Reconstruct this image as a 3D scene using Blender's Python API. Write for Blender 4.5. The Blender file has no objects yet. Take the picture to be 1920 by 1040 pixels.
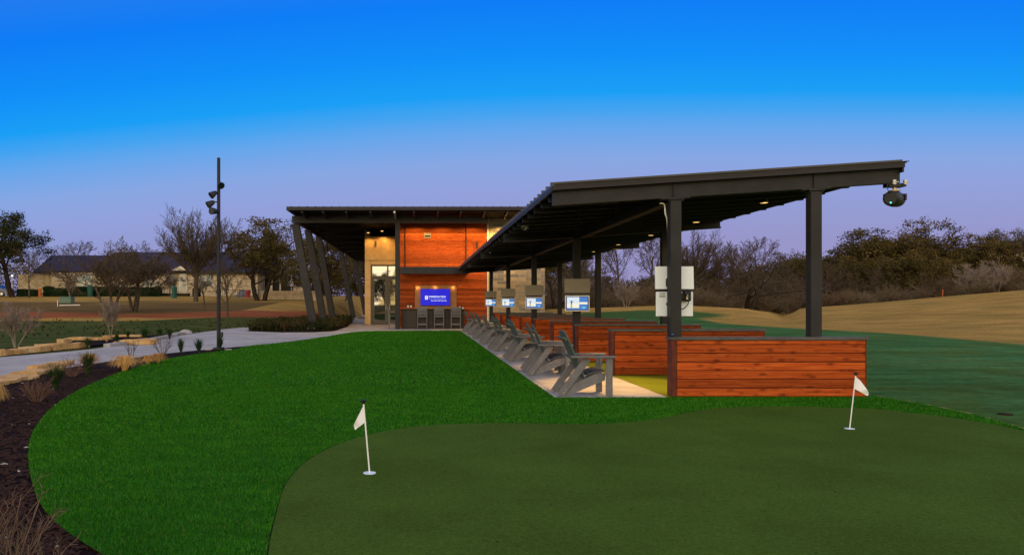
import bpy, bmesh, math, random
import numpy as np
from mathutils import Vector, Matrix, noise as mnoise
R = math.radians
F, CX, CY, H = 1339.0, 787.0, 566.0, 1.46      # focal length (px), principal point, eye height
scene = bpy.context.scene
COL = scene.collection

# ------------------------------------------------------------------ camera
cd = bpy.data.cameras.new('camera'); cam = bpy.data.objects.new('camera', cd); COL.objects.link(cam)
cam.location = (0, 0, H); cam.rotation_euler = (R(90), 0, 0)
cd.sensor_width = 36; cd.lens = 36 * F / 1920
cd.shift_x = (960 - CX) / 1920; cd.shift_y = (CY - 520) / 1920
cd.clip_start = 0.05; cd.clip_end = 2000
scene.camera = cam
# ------------------------------------------------------------------ world: dusk sky
SUN_ELEV, SUN_AZ = 9.0, 200.0        # the set sun's side of the sky is behind the camera
world = bpy.data.worlds.new('World'); scene.world = world; world.use_nodes = True
def build_world():
    nt = world.node_tree; N = nt.nodes; L = nt.links; N.clear()
    out = N.new('ShaderNodeOutputWorld'); tc = N.new('ShaderNodeTexCoord')
    sep = N.new('ShaderNodeSeparateXYZ'); L.new(tc.outputs['Generated'], sep.inputs[0])
    def mth(op, x, y):
        q = N.new('ShaderNodeMath'); q.operation = op
        for i, v in enumerate((x, y)):
            if isinstance(v, (int, float)): q.inputs[i].default_value = v
            else: L.new(v, q.inputs[i])
        return q.outputs[0]
    # slope above the horizon towards the range; the twilight band dips towards the left
    den = mth('MAXIMUM', sep.outputs['Y'], .35)
    u = mth('ADD', mth('MULTIPLY', mth('DIVIDE', sep.outputs['X'], den), -1.0), .05)
    lft = mth('MULTIPLY', mth('ADD', u, mth('POWER', mth('ADD', mth('MULTIPLY', u, u), .05), .5)), .5)
    tq = mth('ADD', mth('DIVIDE', sep.outputs['Z'], den), mth('MULTIPLY', lft, .10))
    ramp = N.new('ShaderNodeValToRGB'); L.new(mth('DIVIDE', tq, 1.25), ramp.inputs[0])
    el = ramp.color_ramp.elements
    stops = [(0.0, (.305, .27, .53)), (.09, (.30, .29, .575)), (.13, (.285, .318, .635)), (.167, (.278, .345, .70)), (.205, (.235, .372, .752)), (.25, (.118, .37, .83)),
             (.272, (.052, .357, .862)), (.298, (.004, .334, .908)), (.354, (.0, .262, .93)), (.43, (.0, .196, .91)), (.58, (.03, .19, .75)), (1.25, (.40, .43, .62))]
    stops = [(p / 1.25, c) for p, c in stops]
    el[0].position, el[0].color = stops[0][0], (*stops[0][1], 1)
    el[1].position, el[1].color = stops[-1][0], (*stops[-1][1], 1)
    for p, c in stops[1:-1]:
        e = el.new(p); e.color = (*c, 1)
    back = N.new('ShaderNodeValToRGB'); L.new(sep.outputs['Z'], back.inputs[0])   # afterglow
    b = back.color_ramp.elements
    b[0].position, b[0].color = 0.0, (1.9, 1.30, .45, 1)
    b[1].position, b[1].color = 1.0, (.55, .56, .62, 1)
    for p, c in [(.10, (1.70, 1.50, .55)), (.22, (1.95, 1.78, 1.40)), (.5, (1.25, 1.2, 1.15))]:
        e = b.new(p); e.color = (*c, 1)
    mr = N.new('ShaderNodeMapRange'); mr.interpolation_type = 'SMOOTHSTEP'
    L.new(sep.outputs['Y'], mr.inputs['Value'])
    mr.inputs['From Min'].default_value = .55; mr.inputs['From Max'].default_value = -.45
    mix = N.new('ShaderNodeMix'); mix.data_type = 'RGBA'
    L.new(mr.outputs[0], mix.inputs[0]); L.new(ramp.outputs[0], mix.inputs[6]); L.new(back.outputs[0], mix.inputs[7])
    bg = N.new('ShaderNodeBackground'); L.new(mix.outputs[2], bg.inputs[0]); bg.inputs[1].default_value = 1.0
    sky = N.new('ShaderNodeTexSky'); sky.sky_type = 'NISHITA'; sky.sun_disc = False
    sky.sun_elevation = R(SUN_ELEV); sky.sun_rotation = R(SUN_AZ)
    bg2 = N.new('ShaderNodeBackground'); L.new(sky.outputs[0], bg2.inputs[0]); bg2.inputs[1].default_value = .003
    add = N.new('ShaderNodeAddShader'); L.new(bg.outputs[0], add.inputs[0]); L.new(bg2.outputs[0], add.inputs[1])
    L.new(add.outputs[0], out.inputs[0])
build_world()
# ------------------------------------------------------------------ sun: weak, very soft, warm, from behind
sd = bpy.data.lights.new('sun', 'SUN'); sd.energy = 0.9; sd.angle = R(38); sd.color = (1.0, .80, .62)
sun = bpy.data.objects.new('sun', sd); COL.objects.link(sun)
az, ev = R(SUN_AZ), R(SUN_ELEV)
sv = Vector((math.sin(az) * math.cos(ev), math.cos(az) * math.cos(ev), math.sin(ev)))
sun.rotation_euler = (-sv).to_track_quat('-Z', 'Y').to_euler()
# ------------------------------------------------------------------ exposure, sampling
vs = scene.view_settings; vs.view_transform = 'Standard'; vs.look = 'None'; vs.exposure = 0.0; vs.gamma = 1.0
scene.cycles.use_adaptive_sampling = True; scene.cycles.adaptive_threshold = 0.015
scene.cycles.use_denoising = True; scene.cycles.max_bounces = 6; scene.cycles.sample_clamp_indirect = 4.0

# ================================================================== helpers
rng = np.random.default_rng(7); random.seed(7)
def G(px, py, z=0.0):                      # pixel -> point on the level z
    Y = F * (H - z) / (py - CY); return ((px - CX) * Y / F, Y)
def AT(px, py, Y):                         # pixel at a known distance -> point
    return Vector(((px - CX) * Y / F, Y, H - (py - CY) * Y / F))
def tag(o, label=None, cat=None, group=None, kind=None):
    if label: o['label'] = label
    if cat: o['category'] = cat
    if group: o['group'] = group
    if kind: o['kind'] = kind
    return o
ROOT = {}
def thing(name, label, cat, loc=(0, 0, 0), group=None):
    o = bpy.data.objects.new(name, None); COL.objects.link(o); o.location = loc
    o.empty_display_size = .2; ROOT[o.name] = Vector(loc)
    return tag(o, label, cat, group)
def rootloc(o):
    return ROOT.get(o.name, Vector((0, 0, 0))) if o is not None else Vector((0, 0, 0))
def copy_tree(o, parent=None):
    c = o.copy(); COL.objects.link(c); c.parent = parent
    ROOT[c.name] = rootloc(o).copy()
    for ch in list(o.children): copy_tree(ch, c)
    return c
def mesh_obj(name, V, Fc, mat, parent=None, smooth=False):
    me = bpy.data.meshes.new(name); me.from_pydata(V, [], Fc); me.update()
    if mat: me.materials.append(mat)
    if smooth: me.polygons.foreach_set('use_smooth', [True] * len(me.polygons))
    o = bpy.data.objects.new(name, me); COL.objects.link(o)
    if parent is not None:
        o.parent = parent; ROOT[o.name] = rootloc(parent).copy()
    return o
def np_mesh(name, V, Fc, mat, parent=None, smooth=False):
    """V (n,3) array, Fc (m,k) index array with constant k"""
    me = bpy.data.meshes.new(name); n, m, k = len(V), len(Fc), Fc.shape[1]
    me.vertices.add(n); me.vertices.foreach_set('co', np.asarray(V, np.float32).ravel())
    me.loops.add(m * k); me.loops.foreach_set('vertex_index', Fc.astype(np.int32).ravel())
    me.polygons.add(m); me.polygons.foreach_set('loop_start', (np.arange(m) * k).astype(np.int32))
    me.polygons.foreach_set('loop_total', np.full(m, k, np.int32))
    if smooth: me.polygons.foreach_set('use_smooth', np.ones(m, bool))
    me.update(calc_edges=True); me.validate()
    if mat: me.materials.append(mat)
    if name is None: return me
    o = bpy.data.objects.new(name, me); COL.objects.link(o)
    if parent is not None:
        o.parent = parent; ROOT[o.name] = rootloc(parent).copy()
    return o
class MB:
    def __init__(s): s.v = []; s.f = []
    def add(s, V, Fc):
        b = len(s.v); s.v += [Vector(p) for p in V]; s.f += [tuple(i + b for i in q) for q in Fc]; return s
    def box(s, x0, x1, y0, y1, z0, z1, bev=0.0):
        if bev > 0: return s.bbox(x0, x1, y0, y1, z0, z1, bev)
        V = [(x, y, z) for z in (z0, z1) for y in (y0, y1) for x in (x0, x1)]
        return s.add(V, [(0, 2, 3, 1), (4, 5, 7, 6), (0, 1, 5, 4), (2, 6, 7, 3), (0, 4, 6, 2), (1, 3, 7, 5)])
    def bbox(s, x0, x1, y0, y1, z0, z1, b):
        bm = bmesh.new(); bmesh.ops.create_cube(bm, size=1)
        for v in bm.verts:
            v.co = Vector(((x0 + x1) / 2 + v.co.x * (x1 - x0), (y0 + y1) / 2 + v.co.y * (y1 - y0), (z0 + z1) / 2 + v.co.z * (z1 - z0)))
        bmesh.ops.bevel(bm, geom=bm.edges[:], offset=b, segments=1, affect='EDGES')
        return s.bm(bm)
    def bm(s, bm):
        bm.verts.index_update()
        s.add([v.co.copy() for v in bm.verts], [tuple(v.index for v in f.verts) for f in bm.faces]); bm.free(); return s
    def beam(s, p0, p1, w, h, side=(0, 1, 0), bev=0.0):
        """bar from p0 to p1; w along 'side', h across"""
        p0, p1 = Vector(p0), Vector(p1); d = (p1 - p0); L = d.length; d.normalize()
        u = Vector(side); u = (u - d * u.dot(d)).normalized(); n = d.cross(u)
        t = MB(); t.box(-w / 2, w / 2, -h / 2, h / 2, 0, L, bev)
        return s.add([p0 + u * q.x + n * q.y + d * q.z for q in t.v], t.f)
    def prism(s, poly, axis, a, b):
        """polygon (2D) extruded along axis 'x','y','z' from a to b"""
        n = len(poly)
        def P(q, t): return {'x': (t, q[0], q[1]), 'y': (q[0], t, q[1]), 'z': (q[0], q[1], t)}[axis]
        V = [P(q, a) for q in poly] + [P(q, b) for q in poly]
        return s.add(V, [tuple(range(n))[::-1], tuple(range(n, 2 * n))] + [(i, (i + 1) % n, n + (i + 1) % n, n + i) for i in range(n)])
    def tube(s, pts, r, n=8, cap=True):
        pts = [Vector(p) for p in pts]; rs = r if isinstance(r, (list, tuple)) else [r] * len(pts)
        b = len(s.v); ref = None
        for i, p in enumerate(pts):
            d = (pts[min(i + 1, len(pts) - 1)] - pts[max(i - 1, 0)]).normalized()
            u = Vector((0, 0, 1)) if abs(d.z) < .9 else Vector((1, 0, 0))
            if ref is not None: u = ref
            u = (u - d * u.dot(d)).normalized(); ref = u; w = d.cross(u)
            for k in range(n):
                a = 2 * math.pi * k / n; s.v.append(p + (u * math.cos(a) + w * math.sin(a)) * rs[i])
        for i in range(len(pts) - 1):
            for k in range(n):
                a0 = b + i * n + k; a1 = b + i * n + (k + 1) % n
                s.f.append((a0, a1, a1 + n, a0 + n))
        if cap:
            s.f.append(tuple(b + k for k in range(n))[::-1]); s.f.append(tuple(b + (len(pts) - 1) * n + k for k in range(n)))
        return s
    def ball(s, c, r, sub=2, sc=(1, 1, 1)):
        bm = bmesh.new(); bmesh.ops.create_icosphere(bm, subdivisions=sub, radius=r)
        for v in bm.verts: v.co = Vector(c) + Vector((v.co.x * sc[0], v.co.y * sc[1], v.co.z * sc[2]))
        return s.bm(bm)
    def rot(s, M, c):
        c = Vector(c); s.v = [c + M @ (p - c) for p in s.v]; return s
    def build(s, name, mat, parent=None, smooth=False):
        o0 = rootloc(parent)
        return mesh_obj(name, [p - o0 for p in s.v], s.f, mat, parent, smooth)
def catmull(P, k=6, closed=False):
    P = [np.array(p, float) for p in P]; n = len(P); out = []
    for i in range(n if closed else n - 1):
        p1, p2 = P[i], P[(i + 1) % n]
        p0 = P[i - 1] if (closed or i > 0) else p1; p3 = P[(i + 2) % n] if (closed or i + 2 < n) else p2
        for j in range(k):
            t = j / k
            out.append(.5 * (2 * p1 + (p2 - p0) * t + (2 * p0 - 5 * p1 + 4 * p2 - p3) * t * t + (3 * p1 - p0 - 3 * p2 + p3) * t ** 3))
    if not closed: out.append(P[-1])
    return [tuple(q) for q in out]
def inside(poly, X, Y):
    poly = np.array(poly); r = np.zeros(len(X), bool); n = len(poly); j = n - 1
    for i in range(n):
        xi, yi = poly[i]; xj, yj = poly[j]
        c = ((yi > Y) != (yj > Y)) & (X < (xj - xi) * (Y - yi) / (yj - yi + 1e-12) + xi); r ^= c; j = i
    return r
def sheet(name, poly, z, mat, kind='structure', thick=0.0, parent=None):
    from mathutils.geometry import tessellate_polygon
    V = [Vector((p[0], p[1], z)) for p in poly]
    T = tessellate_polygon([V]); Fc = []
    for t in T:
        a, b, c = (V[i] for i in t)
        Fc.append(tuple(t) if (b - a).cross(c - a).z > 0 else tuple(reversed(t)))
    Vv = list(V)
    if thick:
        n = len(V); Vv += [Vector((p.x, p.y, z - thick)) for p in V]
        Fc += [(i, (i + 1) % n, n + (i + 1) % n, n + i) for i in range(n)]
    o = mesh_obj(name, Vv, Fc, mat, parent)
    if kind: o['kind'] = kind
    return o
def S(t): t = np.clip(t, 0, 1); return t * t * (3 - 2 * t)

# ------------------------------------------------------------------ materials
class NT:
    def __init__(s, name, rough=.7, spec=.3, metal=0.0):
        s.m = bpy.data.materials.new(name); s.m.use_nodes = True; s.t = s.m.node_tree; s.N = s.t.nodes; s.L = s.t.links
        s.b = s.N['Principled BSDF']; s.b.inputs['Roughness'].default_value = rough
        s.b.inputs['Specular IOR Level'].default_value = spec; s.b.inputs['Metallic'].default_value = metal
    def n(s, k, **kw):
        q = s.N.new(k)
        for a, b in kw.items(): setattr(q, a, b)
        return q
    def pos(s, scale=(1, 1, 1), obj=False):
        if obj: g = s.n('ShaderNodeTexCoord').outputs['Object']
        else: g = s.n('ShaderNodeNewGeometry').outputs['Position']
        mp = s.n('ShaderNodeMapping'); mp.inputs['Scale'].default_value = scale; s.L.new(g, mp.inputs[0]); return mp.outputs[0]
    def noise(s, vec, scale=1, detail=4, rough=.55, dist=0):
        q = s.n('ShaderNodeTexNoise'); s.L.new(vec, q.inputs['Vector'])
        q.inputs['Scale'].default_value = scale; q.inputs['Detail'].default_value = detail
        q.inputs['Roughness'].default_value = rough; q.inputs['Distortion'].default_value = dist
        return q.outputs['Fac']
    def ramp(s, fac, stops, interp='LINEAR'):
        q = s.n('ShaderNodeValToRGB'); s.L.new(fac, q.inputs[0]); e = q.color_ramp.elements; q.color_ramp.interpolation = interp
        def c4(c): return (c, c, c, 1) if not hasattr(c, '__len__') else (*c, 1)
        e[0].position, e[0].color = stops[0][0], c4(stops[0][1]); e[1].position, e[1].color = stops[-1][0], c4(stops[-1][1])
        for p, c in stops[1:-1]: k = e.new(p); k.color = c4(c)
        return q.outputs[0]
    def mix(s, fac, a, b, blend='MIX'):
        q = s.n('ShaderNodeMix'); q.data_type = 'RGBA'; q.blend_type = blend
        for i, v in ((0, fac), (6, a), (7, b)):
            if hasattr(v, 'is_linked') or isinstance(v, bpy.types.NodeSocket): s.L.new(v, q.inputs[i])
            elif i == 0: q.inputs[0].default_value = v
            else: q.inputs[i].default_value = (*v, 1)
        return q.outputs[2]
    def math(s, op, a, b=0.0, c=None):
        q = s.n('ShaderNodeMath', operation=op)
        for i, v in enumerate((a, b) if c is None else (a, b, c)):
            if isinstance(v, bpy.types.NodeSocket): s.L.new(v, q.inputs[i])
            else: q.inputs[i].default_value = v
        return q.outputs[0]
    def attr(s, name):
        q = s.n('ShaderNodeAttribute', attribute_name=name); return q.outputs['Fac']
    def col(s, v):
        if isinstance(v, bpy.types.NodeSocket): s.L.new(v, s.b.inputs['Base Color'])
        else: s.b.inputs['Base Color'].default_value = (*v, 1)
        return s
    def bump(s, h, strength=.3, dist=.02):
        q = s.n('ShaderNodeBump'); q.inputs['Strength'].default_value = strength; q.inputs['Distance'].default_value = dist
        s.L.new(h, q.inputs['Height']); s.L.new(q.outputs[0], s.b.inputs['Normal']); return s
    def roughf(s, v): s.L.new(v, s.b.inputs['Roughness']); return s
def mottled(name, c, var=.25, scale=3, rough=.7, spec=.3, metal=0.0, bump=0, bscale=60, obj=False):
    t = NT(name, rough, spec, metal); p = t.pos(obj=obj); f = t.noise(p, scale, 6, .6)
    a = tuple(x * (1 - var) for x in c); b = tuple(min(1, x * (1 + var)) for x in c)
    t.col(t.ramp(f, [(.3, a), (.7, b)]))
    if bump: t.bump(t.noise(p, bscale, 4, .6), bump, .01)
    return t.m
def emit(name, c, strength):
    t = NT(name, .5, .3); t.col((.02, .02, .02)); t.b.inputs['Emission Color'].default_value = (*c, 1)
    t.b.inputs['Emission Strength'].default_value = strength; return t.m
M = {}
def cedar(name, tone, row=.1325, z0=.0, knots=1.0):
    t = NT(name, .7, .08); p = t.pos()
    sep = t.n('ShaderNodeSeparateXYZ'); t.L.new(p, sep.inputs[0])
    r = t.math('FLOOR', t.math('DIVIDE', t.math('SUBTRACT', sep.outputs['Z'], z0), row))
    yq = t.math('FLOOR', t.math('MULTIPLY', sep.outputs['Y'], .6))
    cmb = t.n('ShaderNodeCombineXYZ'); t.L.new(r, cmb.inputs[0]); t.L.new(yq, cmb.inputs[1])
    wn = t.n('ShaderNodeTexWhiteNoise'); t.L.new(cmb.outputs[0], wn.inputs['Vector'])
    off = t.n('ShaderNodeVectorMath', operation='MULTIPLY_ADD'); t.L.new(wn.outputs['Color'], off.inputs[0])
    off.inputs[1].default_value = (37, 5, 11); t.L.new(p, off.inputs[2])
    mp = t.n('ShaderNodeMapping'); mp.inputs['Scale'].default_value = (.9, 1, 26); t.L.new(off.outputs[0], mp.inputs[0])
    g1 = t.noise(mp.outputs[0], 2.2, 7, .60, .6)
    mp2 = t.n('ShaderNodeMapping'); mp2.inputs['Scale'].default_value = (4.6, 1, 11); t.L.new(off.outputs[0], mp2.inputs[0])
    vo = t.n('ShaderNodeTexVoronoi'); vo.inputs['Scale'].default_value = 1.0; t.L.new(mp2.outputs[0], vo.inputs['Vector'])
    kn = t.ramp(vo.outputs['Distance'], [(.09, 1.0), (.42, 0.0)])
    ksel = t.noise(mp2.outputs[0], .9, 2); ks = t.ramp(ksel, [(.44, 0.0), (.50, 1.0)])
    kn = t.math('MULTIPLY', t.math('MULTIPLY', kn, ks), knots)
    a, b, c = tone
    base = t.ramp(g1, [(.28, a), (.5, b), (.74, c)])
    rowv = t.ramp(wn.outputs['Value'], [(0, .60), (.5, .95), (1, 1.38)])
    base = t.mix(1.0, base, rowv, 'MULTIPLY')
    base = t.mix(t.math('MULTIPLY', kn, .62), base, tuple(x * .12 for x in a))
    t.col(base); t.bump(g1, .15, .004); return t.m
M['cedar'] = cedar('cedar_stain', ((.22, .031, .006), (.345, .059, .010), (.49, .112, .022)))
M['cedar_far'] = cedar('cedar_siding', ((.16, .024, .007), (.33, .064, .014), (.46, .11, .028)), .13, 0, .7)
M['cedar_dark'] = mottled('cedar_end_grain', (.10, .018, .008), .4, 9, .7)
M['groove'] = mottled('groove_shadow_tone', (.035, .010, .005), .3, 9, .8)  # near-black colour standing in for shade in the gaps between boards
M['cap'] = mottled('weathered_cap', (.085, .075, .07), .3, 6, .7, .3, 0, .2)
M['steel'] = mottled('painted_steel', (.024, .022, .0235), .25, 2.5, .55, .2, 0, .05)
M['steel_dark'] = mottled('dark_and_shaded_steel', (.012, .0115, .0135), .25, 2.5, .55, .3)  # dark steel parts; also inner canopy frames with their shade in the colour
M['fascia'] = mottled('bronze_fascia', (.021, .0155, .020), .2, 1.2, .5, .25)
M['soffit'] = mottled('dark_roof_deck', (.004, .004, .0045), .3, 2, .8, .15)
M['roofmetal'] = mottled('standing_seam', (.035, .03, .035), .2, 1, .4, .5)
M['black'] = mottled('black_plastic', (.012, .012, .014), .2, 5, .45, .4)
M['hdpe'] = mottled('grey_poly_lumber', (.140, .132, .140), .16, 8, .6, .3, 0, .06, 120, True)
M['hdpe_seat'] = mottled('slate_poly_lumber', (.062, .058, .075), .16, 8, .55, .3, 0, .06, 120, True)
M['hdpe_back'] = mottled('green_grey_poly_lumber', (.072, .092, .089), .16, 8, .6, .3, 0, .06, 120, True)
M['bolt'] = mottled('steel_bolt', (.75, .72, .66), .1, 9, .25, .6, .7)
M['conc'] = None
def concrete():
    t = NT('brushed_concrete', .85, .2); p = t.pos()
    a = t.noise(p, .5, 5, .6); b = t.noise(t.pos((1, 9, 1)), 5, 5, .6); c = t.noise(p, 90, 2)
    base = t.ramp(a, [(.3, (.30, .275, .285)), (.7, (.43, .40, .415))])
    base = t.mix(1.0, base, t.ramp(b, [(.3, .82), (.7, 1.06)]), 'MULTIPLY')
    sp = t.n('ShaderNodeSeparateXYZ'); t.L.new(p, sp.inputs[0])
    jx = t.math('ABSOLUTE', t.math('SUBTRACT', t.math('FRACT', t.math('DIVIDE', t.math('ADD', sp.outputs['X'], .6), 1.83)), .5))
    jy = t.math('ABSOLUTE', t.math('SUBTRACT', t.math('FRACT', t.math('DIVIDE', sp.outputs['Y'], 2.4)), .5))
    j = t.math('MINIMUM', t.math('MULTIPLY', jx, 1.83), t.math('MULTIPLY', jy, 2.4))
    base = t.mix(t.ramp(j, [(.006, .6), (.016, 0.0)]), base, (.10, .09, .09))
    base = t.mix(1.0, base, t.ramp(t.noise(p, 1.7, 6, .7), [(.35, .80), (.62, 1.06)]), 'MULTIPLY')
    t.col(base); t.bump(c, .15, .004); return t.m
M['conc'] = concrete()
def turfmat(name, a, b, c, spec=.02):
    t = NT(name, .9, spec); p = t.pos()
    f = t.noise(t.pos((1, 2.2, 1)), 1.6, 5, .65); g = t.noise(p, 55, 3, .7); h = t.noise(p, 9, 3, .7)
    base = t.ramp(g, [(.25, a), (.55, b), (.8, c)])
    base = t.mix(1.0, base, t.ramp(f, [(.3, .78), (.7, 1.18)]), 'MULTIPLY')
    base = t.mix(1.0, base, t.ramp(h, [(.3, .82), (.7, 1.15)]), 'MULTIPLY')
    t.col(base); return t
t = NT('turf_blades', .9, .02); p = t.pos()
c_ = t.ramp(t.attr('tone'), [(0, (.006, .050, .003)), (.35, (.018, .120, .005)), (.75, (.036, .172, .009)), (.95, (.075, .195, .018)), (1.0, (.13, .16, .045))])
c_ = t.mix(1.0, c_, t.ramp(t.noise(t.pos((1, 2.6, 1)), 2.2, 6, .7), [(.3, .76), (.7, 1.38)]), 'MULTIPLY')
t.col(t.mix(1.0, c_, t.ramp(t.noise(p, .35, 3, .6), [(.3, (.85, .90, .9)), (.7, (1.2, 1.08, 1.0))]), 'MULTIPLY')); M['blade'] = t.m
t = turfmat('turf_backing', (.008, .045, .004), (.018, .10, .009), (.04, .15, .018)); M['turf'] = t.m
def greenmat(name, cols, spk):
    t = NT(name, .95, .015); p = t.pos()
    g = t.noise(p, 105, 4, .85); f = t.noise(p, .9, 4, .6); s2 = t.noise(p, 28, 4, .7)
    base = t.ramp(g, [(.28, cols[0]), (.5, cols[1]), (.72, cols[2])])
    base = t.mix(1.0, base, t.ramp(f, [(.3, .84), (.7, 1.14)]), 'MULTIPLY')
    base = t.mix(1.0, base, t.ramp(s2, [(.3, .80), (.7, 1.18)]), 'MULTIPLY')
    v = t.n('ShaderNodeTexVoronoi'); v.inputs['Scale'].default_value = 4.5; t.L.new(p, v.inputs['Vector'])
    base = t.mix(t.ramp(v.outputs['Distance'], [(.035, spk), (.06, 0.0)]), base, (.012, .02, .008))
    t.col(base); t.bump(g, .5, .006); return t.m
M['green'] = greenmat('putting_nap', ((.020, .046, .006), (.050, .090, .013), (.095, .145, .030)), .8)
M['mat'] = greenmat('hitting_mat', ((.07, .085, .008), (.12, .14, .014), (.17, .18, .022)), .0)
def mulch():
    t = NT('bark_mulch', .95, .05); p = t.pos()
    v = t.n('ShaderNodeTexVoronoi'); v.inputs['Scale'].default_value = 26; t.L.new(t.pos((1, .6, 1)), v.inputs['Vector'])
    f = t.noise(p, 14, 5, .7)
    base = t.ramp(f, [(.3, (.008, .0045, .004)), (.55, (.022, .012, .010)), (.75, (.055, .030, .024))])
    base = t.mix(.5, base, v.outputs['Color'], 'MULTIPLY'); t.col(base); t.bump(t.noise(p, 40, 4, .7), 1.0, .03); return t.m
M['mulch'] = mulch()
M['chip'] = mottled('bark_chip', (.032, .015, .012), .6, 30, .9, .1)
M['pebble'] = mottled('pale_stone_chip', (.34, .29, .25), .25, 20, .8)
def limestone(name, c1, c2, c3):
    t = NT(name, .85, .15); p = t.pos(); f = t.noise(p, 2.4, 6, .65); g = t.noise(p, 16, 5, .7)
    t.col(t.mix(1.0, t.ramp(f, [(.28, c1), (.5, c2), (.72, c3)]), t.ramp(g, [(.3, .75), (.7, 1.15)]), 'MULTIPLY'))
    t.bump(g, .6, .03); return t.m
M['edge_tan'] = mottled('dry_edge_grass', (.20, .15, .07), .4, 14, .95)
M['lime'] = limestone('limestone_block', (.36, .19, .07), (.52, .31, .13), (.62, .44, .25))
def ashlar(name, cols, bw, bh, mort=.012, msc=(.30, .27, .24)):
    t = NT(name, .85, .15); g = t.n('ShaderNodeNewGeometry'); sep = t.n('ShaderNodeSeparateXYZ'); t.L.new(g.outputs['Position'], sep.inputs[0])
    sx = t.math('ADD', sep.outputs['X'], sep.outputs['Y'])
    cmb = t.n('ShaderNodeCombineXYZ'); t.L.new(sx, cmb.inputs[0]); t.L.new(sep.outputs['Z'], cmb.inputs[1])
    b = t.n('ShaderNodeTexBrick'); t.L.new(cmb.outputs[0], b.inputs['Vector']); b.inputs['Scale'].default_value = 1.0
    b.inputs['Brick Width'].default_value = bw; b.inputs['Row Height'].default_value = bh; b.inputs['Mortar Size'].default_value = mort
    b.inputs['Mortar'].default_value = (0, 0, 0, 1)
    b.offset = .37; b.inputs['Color1'].default_value = (0, 0, 0, 1); b.inputs['Color2'].default_value = (1, 1, 1, 1)
    n = len(cols); base = t.ramp(b.outputs['Color'], [((i + .5) / n, c) for i, c in enumerate(cols)], 'CONSTANT' if n > 5 else 'LINEAR')
    f = t.noise(g.outputs['Position'], 7, 5, .7)
    base = t.mix(1.0, base, t.ramp(f, [(.3, .72), (.7, 1.2)]), 'MULTIPLY')
    base = t.mix(b.outputs['Fac'], base, msc)
    t.col(base); t.bump(t.math('SUBTRACT', f, b.outputs['Fac']), .5, .02); return t.m
M['ashlar'] = ashlar('ashlar_stone', [(.16, .155, .17), (.34, .26, .18), (.22, .20, .20), (.45, .36, .25), (.30, .24, .19)], .62, .19)
M['house_stone'] = ashlar('cream_limestone', [(.40, .29, .17), (.55, .44, .30), (.46, .35, .23), (.60, .50, .36)], .5, .2, .012, (.42, .34, .25))
M['wallstone'] = limestone('retaining_limestone', (.36, .25, .15), (.48, .36, .24), (.56, .45, .32))
t = NT('bronze_panel', .42, .5, .7); p = t.pos(); f = t.noise(p, 1.1, 5, .6)
t.col(t.ramp(f, [(.3, (.30, .175, .075)), (.7, (.50, .32, .15))])); t.roughf(t.ramp(f, [(.3, .32), (.7, .5)])); M['bronze'] = t.m
t = NT('copper_panel', .45, .5, .5); p = t.pos(); t.col(t.ramp(t.noise(p, 2, 4), [(.3, (.20, .085, .03)), (.7, (.32, .15, .06))])); M['copper'] = t.m
t = NT('dark_granite', .45, .35); p = t.pos(); t.col(t.ramp(t.noise(p, 40, 5, .7), [(.3, (.014, .009, .007)), (.7, (.045, .027, .020))])); M['granite'] = t.m
M['glass'] = None
t = NT('reflective_glass', .02, .85); t.col((.02, .022, .02)); t.b.inputs['IOR'].default_value = 2.3; M['glass'] = t.m
M['frame'] = mottled('bronze_door_frame', (.06, .05, .038), .2, 4, .4, .4)
M['white'] = mottled('white_paint', (.78, .77, .76), .05, 4, .55)
M['flag'] = mottled('white_nylon', (.80, .78, .82), .06, 6, .8)
M['cabinet'] = mottled('taupe_cabinet', (.235, .205, .165), .06, 4, .45, .4)
M['cabinet_white'] = mottled('pale_cabinet', (.72, .75, .78), .05, 4, .45, .4)
M['silver'] = mottled('silver_frame', (.48, .47, .46), .08, 5, .3, .5, .5)
M['roof_house'] = None
def seamroof(name, c, axis=0, per=.42):
    t = NT(name, .75, .2); g = t.n('ShaderNodeNewGeometry'); sep = t.n('ShaderNodeSeparateXYZ'); t.L.new(g.outputs['Position'], sep.inputs[0])
    m = t.math('FRACT', t.math('DIVIDE', sep.outputs[axis], per))
    f = t.noise(g.outputs['Position'], .35, 4, .6)
    base = t.ramp(f, [(.3, tuple(x * .7 for x in c)), (.7, tuple(x * 1.3 for x in c))])
    t.col(t.mix(t.ramp(m, [(.08, 1.0), (.12, 0.0)]), base, tuple(x * .4 for x in c))); return t.m
M['roof_house'] = seamroof('house_metal_roof', (.026, .021, .050), 0, 1.2)
def barkmat(name, c):
    t = NT(name, .95, .02); p = t.pos((1, 1, .3)); t.col(t.ramp(t.noise(p, 6, 4, .6), [(.3, tuple(x * .6 for x in c)), (.7, tuple(x * 1.35 for x in c))])); return t.m
M['bark'] = barkmat('grey_brown_bark', (.085, .062, .048)); M['bark_pale'] = barkmat('pale_bark', (.22, .175, .14)); M['bark_dark'] = barkmat('dark_bark', (.032, .022, .016))
def brushmat():
    t = NT('brush_stems', .95, .05); p = t.pos()
    a = t.ramp(t.noise(p, .22, 4, .65), [(.30, (.050, .036, .022)), (.45, (.13, .085, .055)), (.58, (.16, .125, .085)), (.70, (.085, .070, .032))])
    t.col(t.mix(1.0, a, t.ramp(t.noise(p, 4, 3), [(.3, .7), (.7, 1.25)]), 'MULTIPLY')); return t.m
M['brush'] = brushmat()
M['twig'] = barkmat('twigs', (.095, .068, .046)); M['twig_pink'] = barkmat('reddish_twigs', (.15, .085, .062)); M['twig_pale'] = barkmat('pale_twigs', (.26, .20, .17)); M['stem_near'] = barkmat('dry_stems', (.15, .10, .075)); M['stem_dark'] = barkmat('dark_dry_stems', (.085, .05, .04))
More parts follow.
